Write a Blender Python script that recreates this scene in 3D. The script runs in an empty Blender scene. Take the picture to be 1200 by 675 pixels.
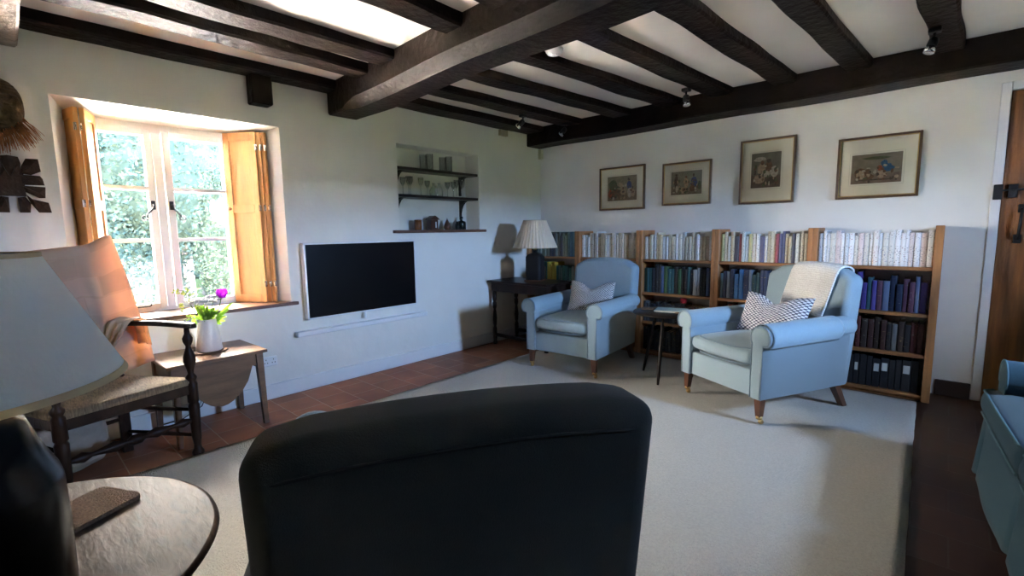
import bpy, bmesh, math, random
from mathutils import Vector, Matrix, noise
random.seed(7)
SC = bpy.context.scene
COL = SC.collection
PI = math.pi

# ------------------------------------------------------------------ materials
MATS = {}
def mat(name, col, rough=0.6, nscale=0, namt=0.0, bump=0.0, bscale=60, metal=0.0, spec=0.5, sheen=0.0, stretch=(1, 1, 1), col2=None, objcol=False):
    if name in MATS: return MATS[name]
    m = bpy.data.materials.new(name); m.use_nodes = True
    nt = m.node_tree; N = nt.nodes; L = nt.links
    b = N['Principled BSDF']
    b.inputs['Roughness'].default_value = rough
    b.inputs['Metallic'].default_value = metal
    b.inputs['Specular IOR Level'].default_value = spec
    if sheen: b.inputs['Sheen Weight'].default_value = sheen
    b.inputs['Base Color'].default_value = (*col, 1)
    tc = N.new('ShaderNodeTexCoord'); mp = N.new('ShaderNodeMapping'); mp.inputs['Scale'].default_value = stretch
    L.new(tc.outputs['Object'], mp.inputs['Vector'])
    if nscale:
        n = N.new('ShaderNodeTexNoise'); n.inputs['Scale'].default_value = nscale; n.inputs['Detail'].default_value = 5
        L.new(mp.outputs[0], n.inputs['Vector'])
        r = N.new('ShaderNodeValToRGB'); r.color_ramp.elements[0].position = .3; r.color_ramp.elements[1].position = .7
        c2 = col2 if col2 else tuple(c * (1 - namt) for c in col)
        r.color_ramp.elements[0].color = (*c2, 1); r.color_ramp.elements[1].color = (*col, 1)
        L.new(n.outputs['Fac'], r.inputs[0]); L.new(r.outputs[0], b.inputs['Base Color'])
    if bump:
        n2 = N.new('ShaderNodeTexNoise'); n2.inputs['Scale'].default_value = bscale; n2.inputs['Detail'].default_value = 4
        L.new(mp.outputs[0], n2.inputs['Vector'])
        bp = N.new('ShaderNodeBump'); bp.inputs['Strength'].default_value = bump; bp.inputs['Distance'].default_value = .02
        L.new(n2.outputs['Fac'], bp.inputs['Height']); L.new(bp.outputs[0], b.inputs['Normal'])
    MATS[name] = m
    return m

plaster = mat('white_plaster', (.80, .78, .73), .9, 3, .05, .25, 9)
ceilm = mat('ceiling_plaster', (.80, .75, .68), .9, 2.2, .08, .2, 7)
darkbrick = mat('rear_wall_stone', (.10, .075, .055), .9, 5, .5, .5, 12)
timber = mat('blackened_oak', (.016, .009, .007), .48, 7, .5, .5, 22, spec=.10)
timber2 = mat('window_lit_beam_oak', (.30, .24, .20), .5, 9, .5, .9, 22)  # pale tone paints in the window light on the beam's underside
whitepaint = mat('white_paint', (.80, .80, .80), .45, 6, .04, .05, 30)
framepaint = mat('window_white_paint', (.85, .85, .83), .4, 6, .03)
pine = mat('orange_pine', (.74, .36, .12), .45, 5, .25, .1, 30, stretch=(3, 3, .5))
pinedark = mat('pine_edge', (.30, .12, .035), .5, 5, .3, stretch=(3, 3, .5))
oak = mat('bookcase_oak', (.46, .195, .065), .5, 8, .45, .15, 40, stretch=(4, 4, .4))
oakh = mat('bookcase_oak_shelf', (.44, .19, .065), .5, 8, .45, .15, 40, stretch=(.4, 4, 4))
doorwood = mat('door_oak', (.34, .115, .022), .5, 5, .6, .3, 25, stretch=(6, 6, .5))
darkwood = mat('dark_turned_oak', (.030, .014, .009), .4, 12, .5, .15, 50, stretch=(1, 1, .4), spec=.15)
blackwood = mat('near_black_wood', (.014, .009, .007), .4, 12, .4, .15, 50, spec=.2)
midwood = mat('sewing_table_wood', (.17, .085, .045), .33, 9, .45, .1, 50, stretch=(3, .5, 3))
legwood = mat('armchair_leg_mahogany', (.12, .045, .022), .35, 14, .4)
brass = mat('brass', (.6, .40, .17), .3, metal=1)
iron = mat('black_iron', (.012, .012, .013), .45, bump=.2)
chrome = mat('chrome', (.75, .75, .75), .2, metal=1)
bluefab = mat('pale_blue_cotton', (.30, .395, .445), .95, 260, .12, .25, 500, sheen=.15)
charfab = mat('charcoal_olive_upholstery', (.040, .041, .036), .95, 260, .12, .2, 500, sheen=.1)
charpipe = mat('charcoal_piping', (.025, .025, .022), .9)
piping = mat('blue_piping', (.22, .30, .36), .9)
sofafab = mat('teal_blue_linen', (.022, .060, .080), .95, 200, .18, .3, 400, sheen=.1)
sofapipe = mat('pale_sofa_piping', (.075, .135, .155), .9)
tvblack = mat('tv_glass', (.002, .002, .003), .3, spec=.12)
whiteplastic = mat('white_plastic', (.78, .79, .80), .4)
creamplastic = mat('cream_plastic', (.62, .60, .45), .5)
cork = mat('cork', (.20, .115, .065), .95, 160, .5, .5, 220)
glaze = mat('black_glaze', (.004, .006, .009), .24, 5, .4, spec=.25)
ceramic = mat('white_ceramic', (.82, .80, .76), .35)
rush = mat('woven_rush', (.42, .31, .19), .8, 30, .5, .9, 90, stretch=(1, 5, 1))
maskwood = mat('carved_mask_wood', (.20, .135, .075), .6, 26, .7, .6, 60, spec=.2)
raffia = mat('raffia_fringe', (.50, .20, .07), .8, 40, .5)
carvwood = mat('carved_relief_wood', (.075, .042, .026), .5, 14, .5, .5, 40, spec=.15)
sillwood = mat('dark_sill_wood', (.16, .07, .04), .4, 10, .4)
silltop = mat('pale_waxed_sill', (.50, .36, .26), .35, 8, .2)
terrace = mat('pale_bounce_paving', (.62, .57, .50), .9, 3, .15, .2, 8)
stonem = mat('dry_stone', (.017, .017, .016), .95, 7, .5, .8, 14, spec=0)
gravel = mat('gravel_path', (.020, .020, .019), .95, 30, .3, .5, 60, spec=0)
lawnm = mat('lawn_grass', (.010, .0135, .006), .95, 12, .4, .6, 90, spec=0)
leafA = mat('hedge_leaves', (.011, .0155, .0110), .6, 3, .5, spec=0)
leafB = mat('pale_leaves', (.015, .0185, .0140), .6, 3, .5, spec=0)
trunkm = mat('bark', (.03, .022, .016), .95)
cottage = mat('cottage_render', (.017, .018, .019), .9, 4, .2, spec=0)
slate = mat('slate_roof', (.006, .007, .009), .8, 9, .4, spec=0)
darkpane = mat('dark_window_pane', (.002, .004, .010), .5, spec=.05)
greenstem = mat('stem_green', (.10, .20, .04), .6)
leafgreen = mat('leaf_green', (.16, .32, .05), .55, 8, .4)
limeflower = mat('lime_flower', (.55, .65, .12), .7)
petalw = mat('white_petals', (.85, .85, .84), .7)
petalp = mat('purple_petals', (.38, .02, .42), .6)
lilacp = mat('lilac_petals', (.30, .28, .62), .7)
amber = mat('amber_ceramic', (.28, .09, .02), .25, 12, .4)
redwood = mat('red_brown_wood', (.09, .03, .018), .3, 12, .4)
bottleg = mat('dark_bottle', (.012, .016, .014), .15)
pearwood = mat('speckled_pear_wood', (.16, .07, .04), .4, 60, .7)
teal_paper = mat('pale_teal_cover', (.28, .42, .44), .4, 20, .3)
pages = mat('book_pages', (.55, .48, .36), .9, 80, .2)
labelw = mat('white_paper_label', (.62, .62, .58), .8)
redcap = mat('red_plastic', (.65, .03, .05), .5)
stool = mat('side_table_black', (.022, .012, .009), .35, 12, .4, spec=.12)
backpaper = mat('cream_mount', (.78, .76, .62), .8, 20, .04)
frameW = mat('walnut_gilt_frame', (.10, .05, .022), .35, 30, .4)
gilt = mat('gilt_slip', (.48, .34, .14), .35, metal=.7)

def glassmat():
    m = bpy.data.materials.new('clear_window_glass'); m.use_nodes = True
    N = m.node_tree.nodes; L = m.node_tree.links; N.clear()
    o = N.new('ShaderNodeOutputMaterial'); t = N.new('ShaderNodeBsdfTransparent'); g = N.new('ShaderNodeBsdfGlossy')
    g.inputs['Roughness'].default_value = .03
    f = N.new('ShaderNodeFresnel'); f.inputs[0].default_value = 1.25
    x = N.new('ShaderNodeMixShader'); L.new(f.outputs[0], x.inputs[0]); L.new(t.outputs[0], x.inputs[1]); L.new(g.outputs[0], x.inputs[2]); L.new(x.outputs[0], o.inputs[0])
    return m
glass = glassmat()
def crystalmat():
    m = bpy.data.materials.new('drinking_glass'); m.use_nodes = True
    N = m.node_tree.nodes; L = m.node_tree.links; N.clear()
    o = N.new('ShaderNodeOutputMaterial'); t = N.new('ShaderNodeBsdfTransparent'); t.inputs[0].default_value = (.975, .98, .975, 1)
    g = N.new('ShaderNodeBsdfGlossy'); g.inputs['Roughness'].default_value = .05
    f = N.new('ShaderNodeFresnel'); f.inputs[0].default_value = 1.14
    x = N.new('ShaderNodeMixShader'); L.new(f.outputs[0], x.inputs[0]); L.new(t.outputs[0], x.inputs[1]); L.new(g.outputs[0], x.inputs[2])
    df = N.new('ShaderNodeBsdfDiffuse'); df.inputs[0].default_value = (.85, .87, .85, 1); y = N.new('ShaderNodeMixShader'); y.inputs[0].default_value = .16
    L.new(x.outputs[0], y.inputs[1]); L.new(df.outputs[0], y.inputs[2]); L.new(y.outputs[0], o.inputs[0])
    return m
crystal = crystalmat()
def translmat(name, col, tcol, w=.5, nscale=0, bump=0.2, bscale=30, check=False):
    m = bpy.data.materials.new(name); m.use_nodes = True
    N = m.node_tree.nodes; L = m.node_tree.links; b = N['Principled BSDF']; o = N['Material Output']
    b.inputs['Base Color'].default_value = (*col, 1); b.inputs['Roughness'].default_value = .9
    t = N.new('ShaderNodeBsdfTranslucent'); t.inputs[0].default_value = (*tcol, 1)
    x = N.new('ShaderNodeMixShader'); x.inputs[0].default_value = w
    L.new(b.outputs[0], x.inputs[1]); L.new(t.outputs[0], x.inputs[2]); L.new(x.outputs[0], o.inputs[0])
    tc = N.new('ShaderNodeTexCoord'); n2 = N.new('ShaderNodeTexNoise'); n2.inputs['Scale'].default_value = bscale
    L.new(tc.outputs['Object'], n2.inputs['Vector'])
    bp = N.new('ShaderNodeBump'); bp.inputs['Strength'].default_value = bump; bp.inputs['Distance'].default_value = .01
    L.new(n2.outputs['Fac'], bp.inputs['Height']); L.new(bp.outputs[0], b.inputs['Normal']); L.new(bp.outputs[0], t.inputs['Normal'])
    if check:   # faint woven checks and fold lines
        br = N.new('ShaderNodeTexBrick'); br.offset = .35; br.inputs['Scale'].default_value = 1; br.inputs['Brick Width'].default_value = .27; br.inputs['Row Height'].default_value = .075; br.inputs['Mortar Size'].default_value = .004
        br.inputs['Color1'].default_value = (1, 1, 1, 1); br.inputs['Color2'].default_value = (.78, .76, .74, 1); br.inputs['Mortar'].default_value = (.9, .88, .86, 1)
        dn = N.new('ShaderNodeTexNoise'); dn.inputs['Scale'].default_value = 5; dv = N.new('ShaderNodeVectorMath'); dv.operation = 'MULTIPLY_ADD'; dv.inputs[1].default_value = (.05, .05, 0); L.new(tc.outputs['UV'], dn.inputs['Vector']); L.new(dn.outputs['Color'], dv.inputs[0]); L.new(tc.outputs['UV'], dv.inputs[2])
        L.new(dv.outputs[0], br.inputs['Vector'])
        for c_, sk in ((col, b.inputs['Base Color']), (tcol, t.inputs[0])):
            mm = N.new('ShaderNodeMix'); mm.data_type = 'RGBA'; mm.blend_type = 'MULTIPLY'; mm.inputs[0].default_value = 1; mm.inputs[6].default_value = (*c_, 1); L.new(br.outputs['Color'], mm.inputs[7]); L.new(mm.outputs[2], sk)
    return m
clothm = translmat('cream_dust_sheet', (.62, .52, .42), (.80, .47, .26), .42, bump=.5, bscale=7, check=True)
bagm = mat('grey_cream_canvas', (.42, .35, .29), .9, 8, .2, .4, 25)
shadem = translmat('cream_lamp_shade', (.90, .88, .83), (.92, .90, .84), .5, bump=.1, bscale=150)
shadepink = translmat('pleated_cream_shade', (.90, .72, .54), (.85, .66, .46), .25, bump=.1, bscale=120)
shadetrim = mat('shade_trim', (.48, .36, .20), .8)
petalt = translmat('tulip_petals', (.42, .02, .50), (.6, .03, .7), .4)
leaft = translmat('fresh_leaves', (.16, .30, .05), (.30, .50, .05), .45)

def floormat():
    m = bpy.data.materials.new('terracotta_quarry_tiles'); m.use_nodes = True
    N = m.node_tree.nodes; L = m.node_tree.links; b = N['Principled BSDF']
    tc = N.new('ShaderNodeTexCoord'); mp = N.new('ShaderNodeMapping'); mp.inputs['Location'].default_value = (.04, .10, 0)
    mp.inputs['Rotation'].default_value = (0, 0, math.radians(0))
    L.new(tc.outputs['Object'], mp.inputs['Vector'])
    br = N.new('ShaderNodeTexBrick'); br.offset = .5
    br.inputs['Scale'].default_value = 1; br.inputs['Brick Width'].default_value = .245; br.inputs['Row Height'].default_value = .235
    br.inputs['Mortar Size'].default_value = .0035; br.inputs['Mortar Smooth'].default_value = .3
    br.inputs['Color1'].default_value = (.33, .125, .055, 1); br.inputs['Color2'].default_value = (.21, .085, .042, 1); br.inputs['Mortar'].default_value = (.36, .25, .17, 1)
    L.new(mp.outputs[0], br.inputs['Vector'])
    n = N.new('ShaderNodeTexNoise'); n.inputs['Scale'].default_value = 4; n.inputs['Detail'].default_value = 6; L.new(tc.outputs['Object'], n.inputs['Vector'])
    mx = N.new('ShaderNodeMix'); mx.data_type = 'RGBA'; mx.blend_type = 'MULTIPLY'; mx.inputs[0].default_value = .7
    cr = N.new('ShaderNodeValToRGB'); cr.color_ramp.elements[0].position = .3; cr.color_ramp.elements[1].position = .7
    cr.color_ramp.elements[0].color = (.55, .5, .5, 1); cr.color_ramp.elements[1].color = (1.25, 1.15, 1.1, 1)
    L.new(n.outputs['Fac'], cr.inputs[0]); L.new(br.outputs['Color'], mx.inputs[6]); L.new(cr.outputs[0], mx.inputs[7]); # tile colour darkened towards the sofa, painting in the shade there
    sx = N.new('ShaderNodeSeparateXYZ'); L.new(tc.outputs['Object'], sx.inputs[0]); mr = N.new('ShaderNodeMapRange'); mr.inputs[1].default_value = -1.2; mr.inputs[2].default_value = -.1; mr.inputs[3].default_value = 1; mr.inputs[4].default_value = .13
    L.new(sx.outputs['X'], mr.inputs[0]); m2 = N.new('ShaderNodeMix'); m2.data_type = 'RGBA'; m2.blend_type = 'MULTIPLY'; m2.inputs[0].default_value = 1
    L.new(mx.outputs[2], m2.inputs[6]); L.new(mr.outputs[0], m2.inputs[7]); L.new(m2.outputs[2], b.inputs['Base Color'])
    b.inputs['Roughness'].default_value = .5; b.inputs['Specular IOR Level'].default_value = .3
    bp = N.new('ShaderNodeBump'); bp.inputs['Strength'].default_value = .3; bp.inputs['Distance'].default_value = .004; bp.invert = True
    L.new(br.outputs['Fac'], bp.inputs['Height']); L.new(bp.outputs[0], b.inputs['Normal'])
    return m
def rugmat():
    m = mat('cream_wool_pile', (.60, .565, .50), 1.0, 90, .16, 1.0, 170, sheen=.2, spec=.1)
    return m
def tabletopmat():
    m = bpy.data.materials.new('worn_waxed_elm'); m.use_nodes = True
    N = m.node_tree.nodes; L = m.node_tree.links; b = N['Principled BSDF']
    tc = N.new('ShaderNodeTexCoord'); mp = N.new('ShaderNodeMapping'); mp.inputs['Scale'].default_value = (1.0, 3.5, 1); L.new(tc.outputs['Object'], mp.inputs['Vector'])
    n = N.new('ShaderNodeTexNoise'); n.inputs['Scale'].default_value = 9; n.inputs['Detail'].default_value = 8; n.inputs['Distortion'].default_value = 1.2; L.new(mp.outputs[0], n.inputs['Vector'])
    r = N.new('ShaderNodeValToRGB'); r.color_ramp.elements[0].position = .35; r.color_ramp.elements[1].position = .65
    r.color_ramp.elements[0].color = (.055, .032, .022, 1); r.color_ramp.elements[1].color = (.15, .095, .065, 1)
    L.new(n.outputs['Fac'], r.inputs[0]); L.new(r.outputs[0], b.inputs['Base Color'])
    b.inputs['Roughness'].default_value = .42; b.inputs['Specular IOR Level'].default_value = .09
    n2 = N.new('ShaderNodeTexNoise'); n2.inputs['Scale'].default_value = 22; n2.inputs['Detail'].default_value = 9; n2.inputs['Distortion'].default_value = .5; L.new(mp.outputs[0], n2.inputs['Vector'])
    bp = N.new('ShaderNodeBump'); bp.inputs['Strength'].default_value = .13; bp.inputs['Distance'].default_value = .010
    L.new(n2.outputs['Fac'], bp.inputs['Height']); L.new(bp.outputs[0], b.inputs['Normal'])
    return m
elm = tabletopmat()
def bookmat(name, cloth):
    m = bpy.data.materials.new(name); m.use_nodes = True
    N = m.node_tree.nodes; L = m.node_tree.links; b = N['Principled BSDF']
    oi = N.new('ShaderNodeObjectInfo'); tc = N.new('ShaderNodeTexCoord')
    mp = N.new('ShaderNodeMapping'); mp.inputs['Scale'].default_value = (90, 0, 190) if not cloth else (40, 0, 150)
    ad = N.new('ShaderNodeVectorMath'); ad.operation = 'ADD'
    L.new(tc.outputs['Object'], ad.inputs[0])
    sc = N.new('ShaderNodeMath'); sc.operation = 'MULTIPLY'; sc.inputs[1].default_value = 37.0; L.new(oi.outputs['Random'], sc.inputs[0]); L.new(sc.outputs[0], ad.inputs[1])
    L.new(ad.outputs[0], mp.inputs['Vector'])
    n = N.new('ShaderNodeTexNoise'); n.inputs['Scale'].default_value = 1; n.inputs['Detail'].default_value = 2; L.new(mp.outputs[0], n.inputs['Vector'])
    st = N.new('ShaderNodeMath'); st.operation = 'GREATER_THAN'; st.inputs[1].default_value = .60 if not cloth else .66; L.new(n.outputs['Fac'], st.inputs[0])
    # a band of the spine carries the marks
    sx = N.new('ShaderNodeSeparateXYZ'); L.new(tc.outputs['Object'], sx.inputs[0])
    mz = N.new('ShaderNodeMath'); mz.operation = 'PINGPONG'; mz.inputs[1].default_value = .085; L.new(sx.outputs['Z'], mz.inputs[0])
    gz = N.new('ShaderNodeMath'); gz.operation = 'GREATER_THAN'; gz.inputs[1].default_value = .022; L.new(mz.outputs[0], gz.inputs[0])
    mu = N.new('ShaderNodeMath'); mu.operation = 'MULTIPLY'; L.new(st.outputs[0], mu.inputs[0]); L.new(gz.outputs[0], mu.inputs[1])
    ml = N.new('ShaderNodeMath'); ml.operation = 'MULTIPLY'; ml.inputs[1].default_value = .75; L.new(mu.outputs[0], ml.inputs[0])
    mx = N.new('ShaderNodeMix'); mx.data_type = 'RGBA'
    L.new(ml.outputs[0], mx.inputs[0]); L.new(oi.outputs['Color'], mx.inputs[6])
    mk = N.new('ShaderNodeValToRGB'); mk.color_ramp.interpolation = 'CONSTANT'
    e = mk.color_ramp.elements
    if cloth:
        e[0].color = (.35, .25, .10, 1); e[1].position = .5; e[1].color = (.30, .28, .24, 1)
    else:
        e[0].color = (.05, .045, .05, 1); e[1].position = .5; e[1].color = (.28, .04, .04, 1)
        x = e.new(.68); x.color = (.04, .08, .22, 1); x = e.new(.84); x.color = (.10, .07, .05, 1)
    L.new(oi.outputs['Random'], mk.inputs[0]); L.new(mk.outputs[0], mx.inputs[7])
    L.new(mx.outputs[2], b.inputs['Base Color']); b.inputs['Roughness'].default_value = .75 if cloth else .5
    return m
paperback = bookmat('paper_cover', False); clothbind = bookmat('cloth_binding', True)

def knitmat(name, dark, light, scale, kind):
    m = bpy.data.materials.new(name); m.use_nodes = True
    N = m.node_tree.nodes; L = m.node_tree.links; b = N['Principled BSDF']; b.inputs['Roughness'].default_value = 1; b.inputs['Specular IOR Level'].default_value = .1
    tc = N.new('ShaderNodeTexCoord')
    mp = N.new('ShaderNodeMapping'); mp.inputs['Rotation'].default_value = (0, 0, math.radians(45 if kind == 'dot' else 0)); mp.inputs['Scale'].default_value = (scale, scale, scale)
    L.new(tc.outputs['UV'], mp.inputs['Vector'])
    v = N.new('ShaderNodeTexVoronoi'); v.inputs['Scale'].default_value = 1; v.inputs['Randomness'].default_value = .12 if kind != 'plain' else .3
    L.new(mp.outputs[0], v.inputs['Vector'])
    r = N.new('ShaderNodeValToRGB'); r.color_ramp.elements[0].position = .30; r.color_ramp.elements[0].color = (*light, 1)
    r.color_ramp.elements[1].position = .52; r.color_ramp.elements[1].color = (*dark, 1)
    L.new(v.outputs['Distance'], r.inputs[0]); L.new(r.outputs[0], b.inputs['Base Color'])
    bp = N.new('ShaderNodeBump'); bp.invert = True; bp.inputs['Strength'].default_value = .8; bp.inputs['Distance'].default_value = .008
    L.new(v.outputs['Distance'], bp.inputs['Height']); L.new(bp.outputs[0], b.inputs['Normal'])
    return m
knitA = knitmat('white_chevron_weave', (.045, .05, .08), (.74, .72, .70), 27, 'dot')
knitB = knitmat('bobble_knit', (.05, .055, .10), (.74, .74, .77), 20, 'dot')
throwm = knitmat('cream_waffle_knit', (.72, .69, .65), (.88, .86, .82), 44, 'plain')

# ------------------------------------------------------------------ mesh helpers
def nb(): return bmesh.new()
def box(bm, x0, x1, y0, y1, z0, z1, bev=0, seg=2, M=None, mi=0):
    b = bmesh.new(); bmesh.ops.create_cube(b, size=1)
    for v in b.verts: v.co = Vector(((x0 + x1) / 2 + v.co.x * (x1 - x0), (y0 + y1) / 2 + v.co.y * (y1 - y0), (z0 + z1) / 2 + v.co.z * (z1 - z0)))
    if bev: bmesh.ops.bevel(b, geom=b.edges[:], offset=bev, segments=seg, profile=.5, affect='EDGES')
    return join(bm, b, M, mi)
def join(bm, b, M=None, mi=0):
    if M is not None: bmesh.ops.transform(b, matrix=M, verts=b.verts)
    mp = {v: bm.verts.new(v.co) for v in b.verts}
    out = []
    for f in b.faces:
        try:
            nf = bm.faces.new([mp[v] for v in f.verts]); nf.material_index = mi if mi else f.material_index; nf.smooth = f.smooth; out.append(nf)
        except ValueError: pass
    b.free(); return out
def bar(bm, p, q, w, h, bev=0, mi=0, up=(0, 0, 1)):
    """box from p to q with cross-section w x h"""
    p = Vector(p); q = Vector(q); d = q - p; L = d.length; z = d.normalized(); u = Vector(up)
    if abs(z.dot(u)) > .95: u = Vector((1, 0, 0))
    x = u.cross(z).normalized(); y = z.cross(x)
    M = Matrix((x, y, z)).transposed().to_4x4(); M.translation = p
    box(bm, -w / 2, w / 2, -h / 2, h / 2, 0, L, bev, 1, M, mi)
def lathe(bm, prof, M=None, seg=20, smooth=True, mi=0, cap=True):
    """prof: list of (r,z)"""
    b = bmesh.new(); rings = []
    for r, z in prof:
        if r < 1e-5: rings.append([b.verts.new((0, 0, z))])
        else: rings.append([b.verts.new((r * math.cos(2 * PI * i / seg), r * math.sin(2 * PI * i / seg), z)) for i in range(seg)])
    for a, c in zip(rings, rings[1:]):
        for i in range(seg):
            j = (i + 1) % seg
            if len(a) == 1 and len(c) == 1: continue
            if len(a) == 1: f = b.faces.new((a[0], c[j], c[i]))
            elif len(c) == 1: f = b.faces.new((a[i], a[j], c[0]))
            else: f = b.faces.new((a[i], a[j], c[j], c[i]))
            f.smooth = smooth
    if cap:
        if len(rings[0]) > 1: b.faces.new(rings[0][::-1])
        if len(rings[-1]) > 1: b.faces.new(rings[-1])
    bmesh.ops.recalc_face_normals(b, faces=b.faces)
    join(bm, b, M, mi)
def axisM(p, q):
    p = Vector(p); q = Vector(q); z = (q - p).normalized(); u = Vector((0, 0, 1)) if abs(z.z) < .95 else Vector((1, 0, 0))
    x = u.cross(z).normalized(); y = z.cross(x); M = Matrix((x, y, z)).transposed().to_4x4(); M.translation = p; return M
def turned(bm, p, q, prof, seg=16, mi=0):
    """prof in (radius, fraction of length)"""
    L = (Vector(q) - Vector(p)).length
    lathe(bm, [(r, t * L) for r, t in prof], axisM(p, q), seg, mi=mi)
def tube(bm, pts, r, seg=8, mi=0, closed=False):
    pts = [Vector(p) for p in pts]; n = len(pts); rings = []
    R = r if isinstance(r, (list, tuple)) else [r] * n
    u = Vector((0, 0, 1))
    for i, p in enumerate(pts):
        a = pts[i - 1] if (i or closed) else p; c = pts[(i + 1) % n] if (i < n - 1 or closed) else p
        d = (c - a).normalized()
        if abs(d.dot(u)) > .98: u = Vector((1, 0, 0))
        x = u.cross(d).normalized(); y = d.cross(x); u = y
        rings.append([bm.verts.new(p + R[i] * (x * math.cos(2 * PI * k / seg) + y * math.sin(2 * PI * k / seg))) for k in range(seg)])
    m = n if closed else n - 1
    for i in range(m):
        a = rings[i]; c = rings[(i + 1) % n]
        for k in range(seg):
            f = bm.faces.new((a[k], a[(k + 1) % seg], c[(k + 1) % seg], c[k])); f.smooth = True; f.material_index = mi
    if not closed:
        for rr in (rings[0][::-1], rings[-1]):
            f = bm.faces.new(rr); f.material_index = mi
def prism(bm, outline, depth, M=None, mi=0, bev=0, seg=2, smooth=False):
    """outline (x,z) polygon extruded along +y by depth"""
    b = bmesh.new()
    A = [b.verts.new((x, 0, z)) for x, z in outline]; B = [b.verts.new((x, depth, z)) for x, z in outline]
    n = len(A); fa = b.faces.new(A); fb = b.faces.new(B[::-1])
    for i in range(n):
        f = b.faces.new((A[i], B[i], B[(i + 1) % n], A[(i + 1) % n])); f.smooth = smooth
    bmesh.ops.recalc_face_normals(b, faces=b.faces)
    if bev:
        es = [e for e in b.edges if (e.verts[0].co.y == e.verts[1].co.y)]
        bmesh.ops.bevel(b, geom=es, offset=bev, segments=seg, profile=.5, affect='EDGES')
    join(bm, b, M, mi)
def grid(bm, fn, nu, nv, closed_u=False, smooth=True, mi=0, uv=False):
    V = [[bm.verts.new(fn(i / nu, j / nv)) for i in range(nu + (0 if closed_u else 1))] for j in range(nv + 1)]
    lay = bm.loops.layers.uv.verify() if uv else None
    for j in range(nv):
        for i in range(nu):
            k = (i + 1) % nu if closed_u else i + 1
            f = bm.faces.new((V[j][i], V[j][k], V[j + 1][k], V[j + 1][i])); f.smooth = smooth; f.material_index = mi
            if lay:
                for lp, (a, c) in zip(f.loops, ((i, j), (i + 1, j), (i + 1, j + 1), (i, j + 1))): lp[lay].uv = (a / nu, c / nv)
    return V
def obj(name, bm, m, parent=None, loc=None, rot=None, smooth=None, mods=None):
    me = bpy.data.meshes.new(name); bmesh.ops.recalc_face_normals(bm, faces=bm.faces) if mods != 'keep' else None
    bm.to_mesh(me); bm.free()
    for x in (m if isinstance(m, (list, tuple)) else [m]): me.materials.append(x)
    if smooth:
        for p in me.polygons: p.use_smooth = True
    o = bpy.data.objects.new(name, me); COL.objects.link(o)
    if parent: o.parent = parent
    if loc: o.location = loc
    if rot: o.rotation_euler = rot
    return o
def subsurf(o, n=1):
    md = o.modifiers.new('sub', 'SUBSURF'); md.levels = n; md.render_levels = n; return o
def bevmod(o, w, s=2):
    md = o.modifiers.new('bev', 'BEVEL'); md.width = w; md.segments = s; md.limit_method = 'ANGLE'; md.angle_limit = math.radians(40)
    return o
def tag(o, label, cat, group=None, kind=None):
    o['label'] = label; o['category'] = cat
    if group: o['group'] = group
    if kind: o['kind'] = kind
    return o
def thing(name, label, cat, loc=(0, 0, 0), rz=0, group=None):
    o = bpy.data.objects.new(name, None); COL.objects.link(o); o.location = loc; o.rotation_euler = (0, 0, rz); o.empty_display_size = .1
    return tag(o, label, cat, group)
def struct(o, label=None, cat=None):
    o['kind'] = 'structure'
    if label: o['label'] = label
    if cat: o['category'] = cat
    return o
def sempty(name, loc=(0, 0, 0), label=None, cat=None):
    o = bpy.data.objects.new(name, None); COL.objects.link(o); o.location = loc; return struct(o, label, cat)
def copy_tree(o, parent=None):
    c = o.copy(); COL.objects.link(c)
    if parent: c.parent = parent
    for ch in list(o.children): copy_tree(ch, c)
    return c
def nz(x, y, z, s=1): return noise.noise(Vector((x * s, y * s, z * s)))
def sm(t): t = max(0, min(1, t)); return t * t * (3 - 2 * t)

# ------------------------------------------------------------------ room
WX, BY, CZ, RX, RY = -3.76, 4.64, 2.44, 1.75, -2.6
# floor
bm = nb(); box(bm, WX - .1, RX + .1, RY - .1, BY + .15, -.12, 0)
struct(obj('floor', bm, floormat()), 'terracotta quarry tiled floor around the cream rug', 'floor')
bm = nb(); box(bm, WX - .1, RX + .1, RY - .1, BY + .1, CZ, CZ + .1)
struct(obj('ceiling', bm, ceilm), 'cream plaster ceiling between the black joists', 'ceiling')

# left wall: height field with window and niche openings
WY0, WY1, WZ0, WZ1 = .285, 1.53, .73, 2.055
NY0, NY1, NZ0, NZ1 = 2.56, 3.585, 1.28, 2.066
def wallx(y, z):
    yb = .235 - .42 * sm((z - 2.02) / .36)
    pier = .05 * sm((yb - y) / .09)
    k_ = 1
    for (a, b, c, d) in ((WY0, WY1, WZ0, WZ1), (NY0, NY1, NZ0, NZ1)):
        k_ = min(k_, sm(max(a - y, y - b, c - z, z - d, 0) / .12))
    return WX + pier + .006 * k_ * nz(0, y, z, 1.7)
ys = sorted(set([BY + .06] + [RY + (BY - RY) * i / 90 for i in range(91)] + [WY0, WY1, NY0, NY1] + [.1 + .02 * i for i in range(9)]))
zs = sorted(set([CZ * i / 34 for i in range(35)] + [WZ0, WZ1, NZ0, NZ1]))
bm = nb(); V = {}
def vv(y, z):
    k = (round(y, 4), round(z, 4))
    if k not in V: V[k] = bm.verts.new((wallx(y, z) if z < CZ - .01 else wallx(y, z), y, z))
    return V[k]
def inh(y, z): return (WY0 < y < WY1 and WZ0 < z < WZ1) or (NY0 < y < NY1 and NZ0 < z < NZ1)
for a, b in zip(ys, ys[1:]):
    for c, d in zip(zs, zs[1:]):
        if not inh((a + b) / 2, (c + d) / 2):
            f = bm.faces.new((vv(a, c), vv(b, c), vv(b, d), vv(a, d))); f.smooth = True
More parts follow.
